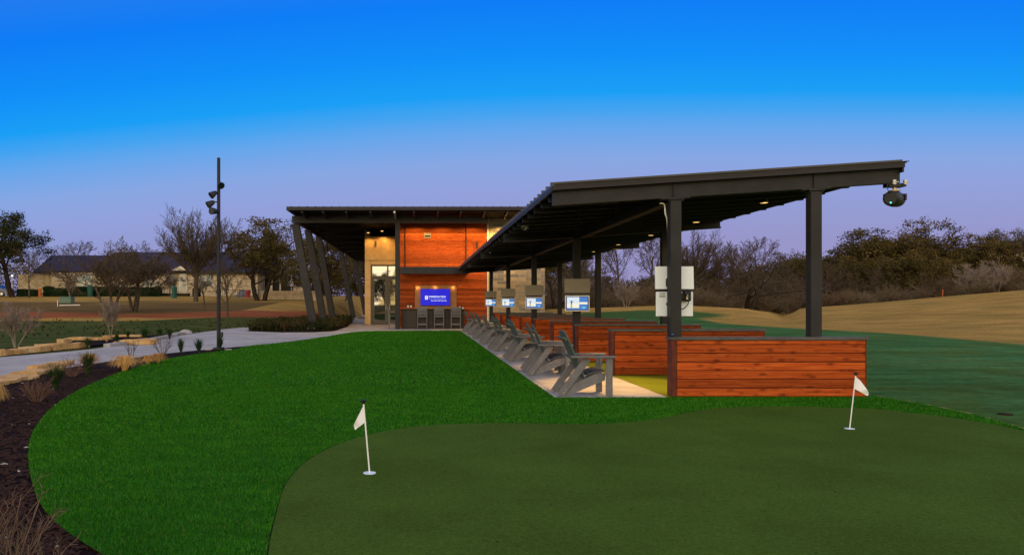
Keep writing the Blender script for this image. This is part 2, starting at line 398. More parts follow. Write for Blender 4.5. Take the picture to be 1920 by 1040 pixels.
def leafmat(name, a, b, c):
    t = NT(name, .85, .04); g = t.n('ShaderNodeNewGeometry'); f = t.n('ShaderNodeTexNoise'); t.L.new(g.outputs['Position'], f.inputs['Vector'])
    f.inputs['Scale'].default_value = 1.1; f.inputs['Detail'].default_value = 5
    r = t.ramp(f.outputs['Fac'], [(.3, a), (.5, b), (.72, c)])
    lo = t.noise(g.outputs['Position'], .16, 3, .6); r = t.mix(1.0, r, t.ramp(lo, [(.3, (.55, .62, .62)), (.7, (1.45, 1.25, 1.05))]), 'MULTIPLY'); t.col(r)
    return t.m
M['leaf_oak'] = leafmat('live_oak_leaves', (.032, .030, .012), (.074, .060, .022), (.13, .096, .038))
M['leaf_dark'] = leafmat('dark_evergreen_leaves', (.009, .015, .007), (.026, .033, .013), (.055, .052, .022))
M['leaf_hedge'] = leafmat('hedge_leaves', (.006, .016, .008), (.014, .030, .014), (.028, .050, .022))
M['leaf_mist'] = leafmat('mistletoe_leaves', (.02, .026, .008), (.045, .048, .014), (.075, .07, .022))
M['leaf_plant'] = leafmat('planter_leaves', (.012, .02, .008), (.032, .036, .014), (.085, .045, .025))
M['straw'] = leafmat('straw_blades', (.36, .20, .07), (.55, .34, .13), (.70, .48, .22))
M['reed'] = leafmat('reed_blades', (.010, .03, .012), (.022, .052, .02), (.06, .075, .03))
def plain(name, c, rough=.6): return mottled(name, c, .12, 6, rough)
M['bin_green'] = plain('green_bin', (.008, .075, .055)); M['bin_red'] = plain('red_bin', (.28, .022, .014)); M['orange'] = plain('orange_plastic', (.45, .10, .03))
M['bluecar'] = mottled('blue_car_paint', (.012, .022, .11), .1, 3, .2, .6); M['tyre'] = plain('tyre_rubber', (.012, .012, .012))
M['util'] = plain('utility_green', (.10, .15, .11)); M['cup'] = plain('cup_liner', (.62, .68, .78)); M['pipe'] = plain('white_pipe', (.7, .66, .6))
t = NT('window_glass', .08, .8); t.col((.09, .12, .115)); M['win'] = t.m
M['blind'] = plain('window_blind', (.36, .40, .36)); M['trim'] = plain('cream_trim', (.62, .54, .44)); M['shade'] = plain('grey_canvas', (.35, .28, .24))
M['screen_blue'] = emit('tv_blue', (.0, .0, 1.0), .62); M['screen_white'] = emit('tv_white', (.85, .87, 1.0), 1.0); M['screen_mid'] = emit('tv_mid', (.33, .38, 1.0), .9)
M['mon_white'] = emit('monitor_white', (.78, .90, 1.0), .88); M['mon_cream'] = emit('monitor_cream', (1.0, .97, .80), .88); M['mon_blue'] = emit('monitor_blue', (.05, .20, .55), 1.0)
M['mon_navy'] = emit('monitor_navy', (.012, .04, .16), 1.0); M['mon_cyan'] = emit('monitor_cyan', (.2, .75, .95), 1.1); M['lamp'] = emit('lamp_glow', (1.0, .58, .16), 2.4)
M['led'] = emit('green_led', (.1, 1.0, .6), 3.0); M['porch'] = emit('porch_lamp', (1.0, .85, .65), 6.0)

# ================================================================== terrain
def ip(t, pts): return np.interp(t, [p[0] for p in pts], [p[1] for p in pts])
def height(X, Y):
    X = np.asarray(X, float); Y = np.asarray(Y, float)
    Y0 = np.interp(X, [-13, -6], [36, 52])
    hl = .041 * np.clip(Y - Y0, 0, None); hl = np.where(hl > 2.0, 2.0 + .6 * (1 - np.exp(-(hl - 2.0) / .6)), hl)
    hl = hl * S((-6.9 - X) / 2.6)
    tt = np.where(Y > 1, X / np.maximum(Y, 1), 0)
    zc = ip(tt, [(.12, 0), (.18, .9), (.31, 1.13), (.385, 1.13), (.458, .95), (.488, .62), (.507, .03), (.520, .35), (.5325, .88), (.5616, 1.06), (.6896, 1.73), (.846, 2.82), (1.3, 5.5)])
    Yc = ip(tt, [(.47, 62), (.54, 71), (.85, 75), (1.3, 70)])
    Yf = np.where(tt > .44, 22.5 / np.maximum(tt, .05), 51)
    Yf = np.minimum(Yf, Yc - 8)
    q = (Y - Yf) / (Yc - Yf)
    hr = zc * np.where(q < 1, S(np.clip(q, 0, 1) * .5) * 2, 1 - .35 * S((Y - Yc) / 10))
    hr = np.where(q <= 0, 0, hr)
    far = 8.5 * S((Y - 92) / 55) * S((tt - .50) / .30) + 1.5 * S((Y - 100) / 120)
    hr = (hr + far) * S((X - 4) / 4)
    und = .05 * np.sin(X * .31 + 1) * np.sin(Y * .23) * S((np.abs(X - 14) - 0) / 6) * S((Y - 14) / 10) * (X > 8)
    return -.05 + hl + hr + und
def terrain():
    xs = np.unique(np.round(np.concatenate([np.linspace(-700, -110, 12), np.linspace(-110, -45, 50), np.linspace(-45, 45, 226), np.linspace(45, 110, 80), np.linspace(110, 700, 12)]), 3))
    ys = np.unique(np.round(np.concatenate([np.linspace(-300, -20, 8), np.linspace(-20, 8, 16), np.linspace(8, 40, 80), np.linspace(40, 100, 170), np.linspace(100, 180, 40), np.linspace(180, 900, 12)]), 3))
    XX, YY = np.meshgrid(xs, ys); ZZ = height(XX, YY)
    nx, ny = len(xs), len(ys); V = np.stack([XX.ravel(), YY.ravel(), ZZ.ravel()], 1)
    i = np.arange(ny - 1)[:, None] * nx + np.arange(nx - 1)[None]; i = i.ravel()
    o = np_mesh('ground', V, np.stack([i, i + 1, i + nx + 1, i + nx], 1), None, None, True); o['kind'] = 'structure'
    X, Y = V[:, 0], V[:, 1]
    wob = np.array([mnoise.noise(Vector((x * .12, y * .12, 0))) for x, y in zip(X, Y)])
    # bare red soil band on the left
    yl = np.interp(X, [-40, -27, -17, -13, -10, -7, -4], [49, 49, 49.5, 53, 57, 60, 62]); wd = np.interp(X, [-40, -20, -12, -5], [4.2, 4.0, 5.0, 5.0])
    dirt = S((wd - np.abs(Y - yl) + wob * 2.5) / 1.6) * (X < -2.5)
    lgreen = S((yl - wd - Y + .8 + wob * 2) / 1.5) * (X < -6.0)
    olive = S((78 - Y + wob * 9) / 10) * S((Y - yl) / 4) * (X < -14)
    fair = S((22.3 - X + wob * .5) / .8) * S((57 - Y) / 2) * (X > 5)
    patch = S((1 - np.sqrt(((X - 18) / 7.5) ** 2 + ((Y - 57.5) / 2.6) ** 2)) * 4) * (X > 8)
    gul = S((1 - np.sqrt(((X - 37) / 5) ** 2 + ((Y - 74) / 5) ** 2)) * 2)
    pale = S((1 - np.sqrt(((X - 11.5) / 2.6) ** 2 + ((Y - 53.0) / 1.8) ** 2)) * 5)
    for nm, a in (('dirt', dirt), ('lgreen', lgreen), ('fair', np.maximum(fair, 0)), ('patch', np.maximum(patch, gul)), ('pale', pale), ('olive', olive)):
        at = o.data.attributes.new(nm, 'FLOAT', 'POINT'); at.data.foreach_set('value', a.astype(np.float32))
    t = NT('rough_ground', .95, .01); p = t.pos(); ps = t.pos((.25, 1.5, 1))
    n1 = t.noise(ps, .9, 6, .65); n2 = t.noise(p, 6, 5, .7); n3 = t.noise(p, .25, 4, .6)
    tan = t.ramp(n1, [(.25, (.19, .105, .026)), (.5, (.34, .200, .056)), (.75, (.48, .30, .092))])
    tan = t.mix(t.ramp(n3, [(.45, 0.0), (.65, .45)]), tan, (.14, .12, .035))
    oli = t.ramp(n1, [(.3, (.085, .058, .022)), (.7, (.17, .105, .042))])
    c = t.mix(t.attr('olive'), tan, oli)
    lg = t.ramp(n1, [(.25, (.026, .040, .011)), (.55, (.058, .072, .020)), (.8, (.13, .10, .042))])
    c = t.mix(t.attr('lgreen'), c, lg)
    fw = t.ramp(n1, [(.25, (.030, .085, .027)), (.5, (.052, .142, .050)), (.75, (.100, .21, .084))])
    fw = t.mix(t.ramp(t.noise(p, .45, 5, .65), [(.42, 0.0), (.62, .8)]), fw, (.060, .098, .022))
    fw = t.mix(1.0, fw, t.ramp(n3, [(.35, (.72, .80, .76)), (.65, (1.2, 1.12, 1.1))]), 'MULTIPLY')
    c = t.mix(t.attr('fair'), c, fw); c = t.mix(t.attr('patch'), c, (.05, .095, .028))
    di = t.ramp(n1, [(.3, (.16, .048, .021)), (.7, (.33, .108, .048))])
    c = t.mix(t.attr('dirt'), c, di); c = t.mix(t.attr('pale'), c, (.42, .38, .40))
    c = t.mix(1.0, c, t.ramp(n2, [(.25, .62), (.75, 1.3)]), 'MULTIPLY')
    t.col(c); t.bump(n2, .6, .06); o.data.materials.append(t.m)
    return o
terrain()
def hz(x, y): return float(height(np.array([x]), np.array([y]))[0])

# ---- lawn, green, beds, paths
lawn_left = [G(*p) for p in [(195, 1040), (112, 985), (74, 940), (57, 890), (53, 850), (59, 815), (78, 785), (110, 755), (160, 725), (240, 693), (320, 672), (400, 660), (432, 656.3)]]
tip = [G(446, 654.2), G(452, 651.3)]
lawn_top = [G(*p) for p in [(480, 646.6), (547, 640), (600, 632.5), (640, 626), (677, 621.2), (730, 620.2), (800, 619.8)]]
XC = 2.06
right_edge = [G(*p) for p in [(1634, 741), (1718, 755), (1765, 764), (1838, 780), (1920, 803)]]
lawn = [(0.0, 1.6), (-1.15, 3.2)] + catmull(lawn_left) + tip + catmull(lawn_top) + [(XC, 36.3), (XC, 10.93), (6.92, 10.93)] + catmull(right_edge) + [(7.1, 5.9), (7.9, 3.0), (8.2, 1.6)]
green_px = [(503, 1040), (514, 980), (538, 905), (582, 860), (640, 831), (700, 813), (780, 800), (860, 795), (940, 793.5), (1020, 794.3), (1100, 795.5), (1180, 791.5), (1240, 784.5), (1285, 775), (1330, 767), (1385, 763.4), (1480, 762), (1560, 764), (1640, 767), (1720, 775.5), (1800, 785.5), (1860, 795.5), (1920, 808)]
green = [(-.35, 1.7), (-.75, 3.0)] + catmull([G(*p) for p in green_px]) + [(6.75, 5.9), (7.4, 3.0), (7.6, 1.7)]
sheet('lawn', lawn, 0.0, M['turf'])
_re = catmull(right_edge + [(7.35, 5.9), (8.1, 3.2)])
sheet('lawn_border', [(x + .02, y + .02) for x, y in _re] + [(x + .10 + .05 * math.sin(i * 1.7), y + .10 + .04 * math.sin(i * 2.3)) for i, (x, y) in enumerate(_re)][::-1], -.012, M['edge_tan'])
def grow_poly(P, d):
    P = np.array(P); nx_ = np.roll(P, -1, 0) - np.roll(P, 1, 0); nn = np.stack([nx_[:, 1], -nx_[:, 0]], 1); nn /= np.linalg.norm(nn, axis=1)[:, None] + 1e-9
    area = np.sum(P[:, 0] * np.roll(P[:, 1], -1) - np.roll(P[:, 0], -1) * P[:, 1]); return [tuple(q) for q in P + nn * d * (1 if area > 0 else -1)]
shadow_rim = grow_poly(green, .010)
sheet('green_edge_shadow', shadow_rim, .003, mottled('edge_shadow_tone', (.010, .014, .006), .3, 20, .95, .05))  # thin dark sheet painted as the shadow line between lawn and green
sheet('putting_green', green, .006, M['green'])
near_edge = [G(*p) for p in [(-260, 760), (-60, 716), (0, 707), (93, 694), (202, 677), (323, 661), (404, 653.2), (448, 649.3)]]
far_edge = [G(*p) for p in [(480, 612), (440, 614.6), (400, 619.5), (345, 627.5), (282, 639), (161, 655), (0, 669), (-60, 675), (-300, 700)]]
path = catmull(near_edge) + catmull(lawn_top) + [(XC, 36.3), (3.9, 36.3), (3.9, 48.0), (-3.5, 48.0), (-3.5, 63), (-6.9, 63), (-7.3, 56), (-8.3, 46)] + catmull(far_edge)
sheet('concrete_path', path, -.004, M['conc'])
mul = catmull(lawn_left) + tip + catmull(near_edge)[::-1] + [(-14, 9), (-9, 3.5), (-5, 1), (-1.15, 1.0), (-1.15, 3.2)]
sheet('mulch_bed', mul, -.015, M['mulch'])
sheet('tee_slab', [(XC, 10.93), (3.80, 10.93), (3.80, 36.3), (XC, 36.3)], .004, M['conc'], thick=.05)
sheet('tee_line_turf', [(3.80, 10.93), (6.86, 10.93), (6.86, 38.0), (3.80, 38.0)], .0085, M['mat'])
bed2 = [G(*p) for p in [(-60, 665), (0, 661), (90, 654), (161, 650), (225, 642), (282, 636.5), (339, 626.6), (335, 625), (270, 629), (200, 633), (140, 640), (60, 650), (-60, 658)]]
sheet('mulch_bed_far', bed2, .012, M['mulch'])
planter = [G(*p) for p in [(464, 620.6), (530, 622.8), (590, 622.5), (628, 620.3), (652, 612), (660, 604.5), (640, 601), (560, 606), (490, 612.5)]]
sheet('planter_bed', planter, .012, M['mulch'])
cpl = [AT(px, py, G(px, py)[1]) for px, py in [(200, 650), (240, 645), (282, 639), (312, 633), (335, 627), (346, 625.5)]]
m = MB()
for a, b in zip(cpl[:-1], cpl[1:]): m.beam(a + Vector((0, 0, .02)), b + Vector((0, 0, .02)), .22, .16, (1, 0, 0))
m.ball(cpl[-1] + Vector((.05, 0, .02)), .26, 2, (1.2, 1.2, .7))
m.build('kerb', M['conc'])['kind'] = 'structure'
# second path far behind the leaning columns
sheet('rear_path', [(-3.5, 70), (-6.7, 68.5), (-6.7, 73), (-3.5, 75)], .0, M['conc'])

# ---- grass blades of the lawn (nobody could count them)
def blades():
    lawn_p, green_p = np.array(lawn), np.array(grow_poly(green, .005)); PX, PY, HH, WW = [], [], [], []
    for y0, y1, dens, h, w in [(3.3, 5.5, 9500, .022, .0042), (5.5, 8, 6500, .023, .0052), (8, 12.5, 3600, .025, .008), (12.5, 20, 1100, .032, .013), (20, 36.4, 480, .034, .022)]:
        x0, x1 = -.62 * y1, min(.87 * y1, 9.5); n = int((x1 - x0) * (y1 - y0) * dens)
        x = rng.uniform(x0, x1, n); y = rng.uniform(y0, y1, n)
        k = inside(lawn_p, x, y) & ~inside(green_p, x, y) & (x > -.60 * y - .3) & (x < .86 * y + .3)
        x, y = x[k], y[k]; PX.append(x); PY.append(y); HH.append(np.full(len(x), h)); WW.append(np.full(len(x), w))
    x = np.concatenate(PX); y = np.concatenate(PY); h = np.concatenate(HH) * rng.uniform(.6, 1.25, len(x)); w = np.concatenate(WW)
    n = len(x); a = rng.uniform(0, 2 * np.pi, n); le = rng.uniform(.1, .9, n); la = rng.uniform(0, 2 * np.pi, n)
    V = np.zeros((n, 3, 3)); V[:, 0] = np.stack([x - np.cos(a) * w / 2, y - np.sin(a) * w / 2, np.full(n, .0)], 1)
    V[:, 1] = np.stack([x + np.cos(a) * w / 2, y + np.sin(a) * w / 2, np.full(n, .0)], 1)
    V[:, 2] = np.stack([x + np.cos(la) * h * le, y + np.sin(la) * h * le, h], 1)
    o = np_mesh('turf_grass', V.reshape(-1, 3), np.arange(3 * n).reshape(-1, 3), M['blade'])
    tone = o.data.attributes.new('tone', 'FLOAT', 'FACE'); tone.data.foreach_set('value', rng.random(n).astype(np.float32))
    tag(o, 'bright green artificial turf pile around the putting green', 'turf', kind='stuff')
blades()
# ---- loose bark and stone chips in the near bed
def chips():
    P = np.array(mul); n = 26000; y = rng.uniform(3.2, 16, n); x = -.66 * y * rng.uniform(0, 1.05, n)
    k = inside(P, x, y); x, y = x[k], y[k]
    def scatter(x, y, s0, s1, nm, mat, label, cat):
        n = len(x); s = rng.uniform(s0, s1, n); a = rng.uniform(0, np.pi, n); V = np.zeros((n, 5, 3)); tl = rng.uniform(-.3, .5, n)
        for j, (u, v) in enumerate([(-1, -.35), (1, -.3), (1.1, .3), (-.9, .35)]):
            V[:, j, 0] = x + s * (u * np.cos(a) - v * np.sin(a)); V[:, j, 1] = y + s * (u * np.sin(a) + v * np.cos(a)); V[:, j, 2] = -.014 + np.maximum(0, s * tl * u * .6) + .002
        V[:, 4] = np.stack([x, y, -.01 + s * .45], 1)
        b = (np.arange(n) * 5)[:, None]; Fc = np.concatenate([b + np.array([[i, (i + 1) % 4, 4]]) for i in range(4)])
        tag(np_mesh(nm, V.reshape(-1, 3), Fc, mat), label, cat, kind='stuff')
    scatter(x, y, .012, .045, 'bark_chips', M['chip'], 'dark brown bark chips strewn over the mulch bed', 'mulch')
    n = 90; y = rng.uniform(4, 13, n); x = -.6 * y * rng.uniform(.5, 1.05, n); k = inside(P, x, y)
    scatter(x[k], y[k], .012, .04, 'stone_chips', M['pebble'], 'pale stone chips scattered over the mulch bed', 'stones')
chips()

# ================================================================== range canopy
YF = 11.02                                    # near face of the front frame
FR = [11.11, 17.57, 24.03, 30.49, 36.95]      # frames (every second bay)
RX0, RX1, RY0, RY1 = 2.035, 7.44, 10.95, 38.3
def rz(x): return 3.235 + (x - RX0) * (.355 / 5.46)      # top of roof deck
canopy = thing('range_canopy', 'long dark steel shed canopy over the hitting bays', 'canopy', (4.8, 24, 0))
def slab(mb, x0, x1, y0, y1, dt, db):
    V = [(x, y, rz(x) + d) for d in (db, dt) for y in (y0, y1) for x in (x0, x1)]
    mb.add(V, [(0, 2, 3, 1), (4, 5, 7, 6), (0, 1, 5, 4), (2, 6, 7, 3), (0, 4, 6, 2), (1, 3, 7, 5)])
m = MB(); slab(m, RX0 + .03, RX1 - .03, RY0 + .03, RY1 - .03, .0, -.035)
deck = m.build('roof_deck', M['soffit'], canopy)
m = MB(); slab(m, RX0, RX1 + .03, RY0, RY1, .034, .004)
for k in range(68):
    y = RY0 + .1 + k * .405
    if y < RY1: slab(m, RX0 - .012, RX1 + .03, y, y + .03, .075, .036)
m.build('roof_sheet', M['roofmetal'], canopy)
m = MB()
slab(m, RX0, RX1, RY0 - .004, RY0 + .024, .002, -.062)      # front trim
slab(m, RX0 - .006, RX0 + .02, RY0 + .028, RY1, .002, -.075)      # left eave trim
slab(m, RX1 - .02, RX1 + .006, RY0 + .028, RY1, .002, -.13)
slab(m, RX0 + .03, RX1 + .045, RY0 - .03, RY0 - .008, .030, .018)
m.build('fascia', M['fascia'], canopy)
def ibeam(mb, y, x0, x1, dt, db, tf=.022, half=.075):
    slab(mb, x0, x1, y - .008, y + .008, dt - tf, db + tf)
    slab(mb, x0, x1, y - half, y + half, dt, dt - tf); slab(mb, x0, x1, y - half, y + half, db + tf, db)
for j, y in enumerate(FR):
    m = MB()
    if j == 0:
        slab(m, RX0 + .02, RX1 - .0, y - .075, y + .075, -.066, -.082)
        slab(m, RX0 + .03, RX1 - .01, y - .06, y + .05, -.084, -.282)
        for xs in (3.93, 6.10): slab(m, xs - .012, xs + .012, y - .088, y - .062, -.084, -.282)
        for xs in (3.96, 6.13): slab(m, xs - .22, xs + .22, y - .085, y + .08, -.284, -.302)
    else:
        ibeam(m, y, RX0 + .02, RX1 - .05, -.066, -.31)
    m.build('cross_beam', M['steel'] if j == 0 else M['steel_dark'], canopy)  # beams behind the front one carry canopy shade in their colour
for k in range(37):
    y = 11.55 + k * .735
    if y > RY1 - .2 or min(abs(y - f) for f in FR) < .12: continue
    m = MB(); slab(m, RX0 + .05, RX1 - .06, y - .025, y + .025, -.037, -.165); m.build('rafter', M['steel_dark'], canopy)
m = MB()
for a, b in zip(FR[:-1], FR[1:]):
    x = 3.93 if a < 12 else 3.86
    m.box(x - .075, x + .075, a + .14, b - .14, 3.005, 3.025); m.box(x - .008, x + .008, a + .14, b - .14, 3.027, 3.17); m.box(x - .05, x + .05, a + .14, b - .14, 3.172, 3.19)
m.build('girder', M['steel'], canopy)
def post(x, y, top):
    m = MB(); m.box(x - .085, x + .085, y - .08, y + .08, 0.01, top - .02, .006); m.box(x - .12, x + .12, y - .1, y + .1, top - .018, top - .002)
    for s in (-1, 1): m.tube([(x + s * .1, y - .075, top + .0), (x + s * .1, y - .075, top - .04)], .012, 6)
    return m.build('post', M['steel'] if y < 12 else M['steel_dark'], canopy)  # inner posts coloured darker to paint the shade under the roof
FRX = [(3.96, 6.13), (3.86, 6.02), (3.85, 6.0), (3.78, 5.98), (3.70, 5.95)]
for (xa, xb), y in zip(FRX, FR):
    post(xa, y, rz(xa) - .304 - (.008 if y > 12 else 0)); post(xb, y, rz(xb) - .304 - (.008 if y > 12 else 0))
m = MB(); m.tube(catmull([(3.80, 11.30, 3.02), (3.86, 11.27, 3.0), (3.87, 11.25, 2.85), (3.90, 11.24, 2.70), (3.91, 11.235, 2.2), (3.91, 11.235, 1.0)], 5), .014, 6)
m.build('conduit', M['silver'], canopy)
# ceiling lamps along the right eave and over the slab
def spot(o, loc, power, ang=100, tilt=(0, 0, 0)):
    ld = bpy.data.lights.new('lamp_light', 'SPOT'); ld.energy = power; ld.color = (1, .58, .16); ld.spot_size = R(ang); ld.spot_blend = .6; ld.shadow_soft_size = .012
    lo = bpy.data.objects.new('lamp_light', ld); COL.objects.link(lo); lo.parent = o; lo.location = loc; lo.rotation_euler = tilt
ORD = ['foremost', 'second', 'third', 'fourth', 'fifth', 'sixth', 'seventh', 'eighth', 'ninth', 'tenth', 'eleventh', 'twelfth', 'thirteenth', 'fourteenth', 'fifteenth', 'sixteenth']
for k in range(8):
    y = 13.75 + 3.35 * k; x = 6.62
    if y > RY1: break
    z = rz(x) - .17
    o = thing('ceiling_lamp', f'small round lit warm ceiling lamp under the canopy edge, {ORD[k]} from the camera', 'ceiling light', (x, y, z), 'lamps along the open edge of the canopy')
    m = MB(); m.tube([(x, y, z + .13), (x, y, z + .0)], .085, 14, False); m.tube([(x, y, z + .13), (x, y, z + .12)], .084, 14); m.build('housing', M['black'], o)
    m = MB(); m.tube([(x, y, z + .03), (x, y, z + .005)], .078, 14); m.build('lens', M['lamp'], o)
    spot(o, (0, 0, -.01), 60, 120)
for k in range(7):
    y = 12.55 + 3.23 * k; x = 3.5; z = rz(x) - .17
    o = thing('recessed_lamp', f'black can lamp shining on the slab between chairs and dividers, {ORD[k]} bay', 'ceiling light', (x, y, z), 'can lamps over the slab')
    m = MB(); m.tube([(x, y, z + .13), (x, y, z - .10)], .07, 12, False); m.tube([(x, y, z + .13), (x, y, z + .12)], .069, 12); m.build('housing', M['black'], o)
    m = MB(); m.tube([(x, y, z + .08), (x, y, z + .06)], .05, 12); m.build('lens', M['lamp'], o)
    spot(o, (0, 0, -.088), 1050 if k == 0 else 520, 60, (0, 0, 0))
# dome loudspeakers under the left eave
for k, (px, py) in enumerate([(984, 424), (952, 446), (918, 470), (903.5, 480), (884.5, 493)]):
    x = 2.33; y = x * F / (px - CX); top = rz(x) - .17; z = H - (py - CY) * y / F
    o = thing('dome_camera', f'black dome camera hung under the left eave, {ORD[k]} from the camera' if k else 'largest black dome camera hung under the left eave, nearest one', 'camera', (x, y, top), 'dome cameras under the eave')
    m = MB(); m.tube([(x, y, rz(x) - .04), (x, y, z + .10)], .022, 8); m.tube([(x, y, z + .11), (x, y, z + .02)], [.07, .10], 16); m.build('mount', M['silver'] if False else M['steel_dark'], o)
    m = MB(); m.ball((x, y, z), .095, 2); m.build('dome', M['glass'], o, True)
# projector hung from the far end of the front beam
px0 = AT(1678, 372, 11.1); X0, Z0 = px0.x, px0.z
proj = thing('range_camera', 'black barrel shaped camera hanging from the end of the front beam', 'camera', (X0, 11.1, Z0))
def hbar(z): return z
bz = rz(X0) - .285
m = MB(); m.box(X0 - .13, X0 + .13, 11.03, 11.19, bz - .055, bz - .004); m.build('clamp_plate', M['black'], proj)
m = MB()
for dx in (-.075, .095): m.box(X0 + dx - .022, X0 + dx + .022, 10.985, 11.025, bz - .03, bz + .045, .004); m.tube([(X0 + dx, 10.98, bz), (X0 + dx + .05, 10.98, bz + .01)], .008, 6)
m.build('clamp', M['silver'], proj)
m = MB(); m.tube([(X0 - .005, 11.1, bz - .055), (X0 - .005, 11.1, bz - .16)], .028, 10); m.tube([(X0 - .005, 11.1, bz - .105), (X0 - .005, 11.1, bz - .12)], .08, 12); m.build('swivel', mottled('brass', (.42, .30, .14), .2, 5, .35, .5, .6), proj)
m = MB(); m.box(X0 - .16, X0 + .16, 11.06, 11.14, bz - .18, bz - .16); m.box(X0 - .16, X0 - .135, 11.06, 11.14, bz - .26, bz - .18); m.box(X0 + .135, X0 + .16, 11.06, 11.14, bz - .26, bz - .18); m.build('yoke', M['black'], proj)
m = MB(); a = Vector((X0 - .11, 11.02, Z0 - .01)); b = Vector((X0 + .13, 11.24, Z0 + .0)); d = (b - a).normalized()
m.tube([a - d * .02, a, a + d * .02, a + (b - a) * .5, b, b + d * .03], [.095, .115, .12, .125, .115, .08], 20); m.build('barrel', M['black'], proj, False)
m = MB(); m.tube([a - d * .03, a - d * .021], [.085, .09], 18); lensd = m.build('lens', M['black'], proj)
m = MB(); m.ball(a - d * .04 + Vector((.0, -.005, -.07)), .012, 1); m.build('indicator_lamp', M['led'], proj)
m = MB(); m.tube(catmull([(X0 - .16, 11.0, bz + .03), (X0 - .19, 10.99, bz - .06), (X0 - .16, 11.0, bz - .15), (X0 - .1, 11.03, bz - .19)], 5), .006, 5); m.build('cable', M['black'], proj)

# ================================================================== wooden bay dividers
DL = ['foremost cedar bay divider with knotty boards, under the front canopy posts', 'second cedar bay divider, behind the nearest grey chair',
      'third cedar bay divider, at the monitor with the largest lit screen', 'fourth cedar bay divider back from the camera', 'fifth cedar bay divider, midway along the row',
      'sixth cedar bay divider, fourth from the stone wall', 'seventh cedar bay divider, third from the stone wall', 'eighth cedar bay divider, last but one before the stone wall', 'farthest cedar bay divider, closest to the stone wall']
for k in range(9):
    y0 = 10.96 + 3.23 * k; y1 = y0 + .205; x0 = 3.87 if k == 0 else 3.80; x1 = 6.86
    o = thing('bay_divider', DL[k], 'divider', ((x0 + x1) / 2, y0 + .1, 0), 'wooden dividers between the hitting bays')
    MB().box(x0 + .012, x1 - .022, y0 + .02, y1 - .02, .012, .876).build('core', M['groove'], o)
    m = MB()
    for side in (0, 1):
        z = .015; rows = [(.012 + .1325 * i, .012 + .1325 * (i + 1)) for i in range(6)] + [(.807, .876)]
        for za, zb in rows:
            a, b = (y0, y0 + .019) if side == 0 else (y1 - .019, y1)
            m.box(x0 + .082, x1 - .02, a, b, za + .0055, zb - .0055, .004)
    m.build('boards', M['cedar'], o)
    m = MB(); m.box(x0, x0 + .076, y0 + .001, y1 - .001, .012, .877, .004); m.build('end_post', M['cedar_dark'], o)
    m = MB(); m.box(x1 - .018, x1, y0 + .001, y1 - .001, .012, .877, .003); m.build('end_board', M['cedar_dark'], o)
    m = MB(); m.box(x0 - .022, x1 + .022, y0 - .025, y1 + .025, .878, .922, .004); m.build('cap', M['cap'], o)

# ================================================================== adirondack chairs
def make_chair():
    o = thing('adirondack_chair', 'x', 'chair', (0, 0, 0), 'grey slatted lawn chairs in a row along the slab')
    # local frame: x forward (sitter looks +x), y across (0 = near side, .66 far side), z up; x=0 at the rear foot
    W = .66
    for y in (0.0, W - .03):
        m = MB(); m.box(.75, .85, y, y + .03, 0, .592, .004); m.build('leg', M['hdpe'], o)
    for y in (.032, W - .032 - .03):
        m = MB(); m.beam((.055, y + .015, .0), (.475, y + .015, .585), .03, .115, (0, 1, 0), .004)
        for v in m.v: v.z = max(v.z, 0.0)
        b = m.build('back_leg', M['hdpe'], o)
        m = MB(); m.prism([(.04, 0), (.16, 0), (.748, .245), (.748, .352), (.60, .343), (.42, .262), (.20, .15)], 'y', y + (.033 if y < .3 else -.033), y + (.063 if y < .3 else -.003)); m.build('seat_rail', M['hdpe'], o)
    for y in (-.035, W - .095):
        m = MB(); m.box(.21, .90, y, y + .13, .594, .624, .006); arm = m.build('armrest', M['hdpe'], o)
    for y in (0.032, W - .062):
        m = MB(); m.prism([(.80, .42), (.80, .592), (.85, .592), (.845, .50)], 'y', y, y + .02); m.build('arm_bracket', M['hdpe'], o)
    m = MB()
    prof = [(.745, .388), (.66, .384), (.575, .362), (.49, .330), (.405, .292)]
    for a, b in zip(prof[:-1], prof[1:]):
        a3 = Vector((a[0], .068, a[1] + .004)); b3 = Vector((b[0], .068, b[1] + .004)); d = (b3 - a3).normalized()
        c0, c1 = a3 + d * .003, b3 - d * .003
        m.beam(c0 + Vector((0, .262, 0)), c1 + Vector((0, .262, 0)), .53, .022, (0, 1, 0), .003)
    m.build('seat', M['hdpe_seat'], o)
    m = MB(); bot = Vector((.445, 0, .27)); top = Vector((.135, 0, .985)); d = (top - bot).normalized()
    for k in range(5):
        ln = [0, .022, .03, .022, 0][k]; yy = .07 + .104 * k
        m.beam(bot + Vector((0, yy + .052, 0)), top + d * ln + Vector((0, yy + .052, 0)), .098, .022, (0, 1, 0), .003)
    m.build('backrest', M['hdpe_back'], o)
    nrm = Vector((-d.z, 0, d.x)) if d.x < 0 else Vector((-d.z, 0, d.x))
    m = MB()
    for t, w in ((.86, .54), (.46, .56)):
        c = bot + (top - bot) * t + Vector((-.03, .33, -.012)); m.beam(c + Vector((0, -w / 2, 0)), c + Vector((0, w / 2, 0)), .045, .03, (d.x, 0, d.z), .004)
    c = bot + (top - bot) * .875 + Vector((-.035, .33, 0))
    m.box(c.x - .055, c.x, c.y - .26, c.y + .26, c.z - .012, c.z + .012, .005)
    m.build('back_batten', M['hdpe_back'], o)
    for x, z in ((.80, .30), (.80, .245), (.135, .105), (.105, .055), (.43, .32)):
        for y0, y1 in ((-.004, .012), (W - .012, W + .004)):
            if x < .5: y0, y1 = (.029, .04) if y0 < .1 else (W - .064, W - .056)
            MB().tube([(x, y0, z), (x, y1, z)], .009, 8).build('bolt', M['bolt'], o)
    return o
chair = make_chair()
CH = [(2.12, 10.99, 0, 'grey lawn chair nearest the camera, alone at the front of the row')]
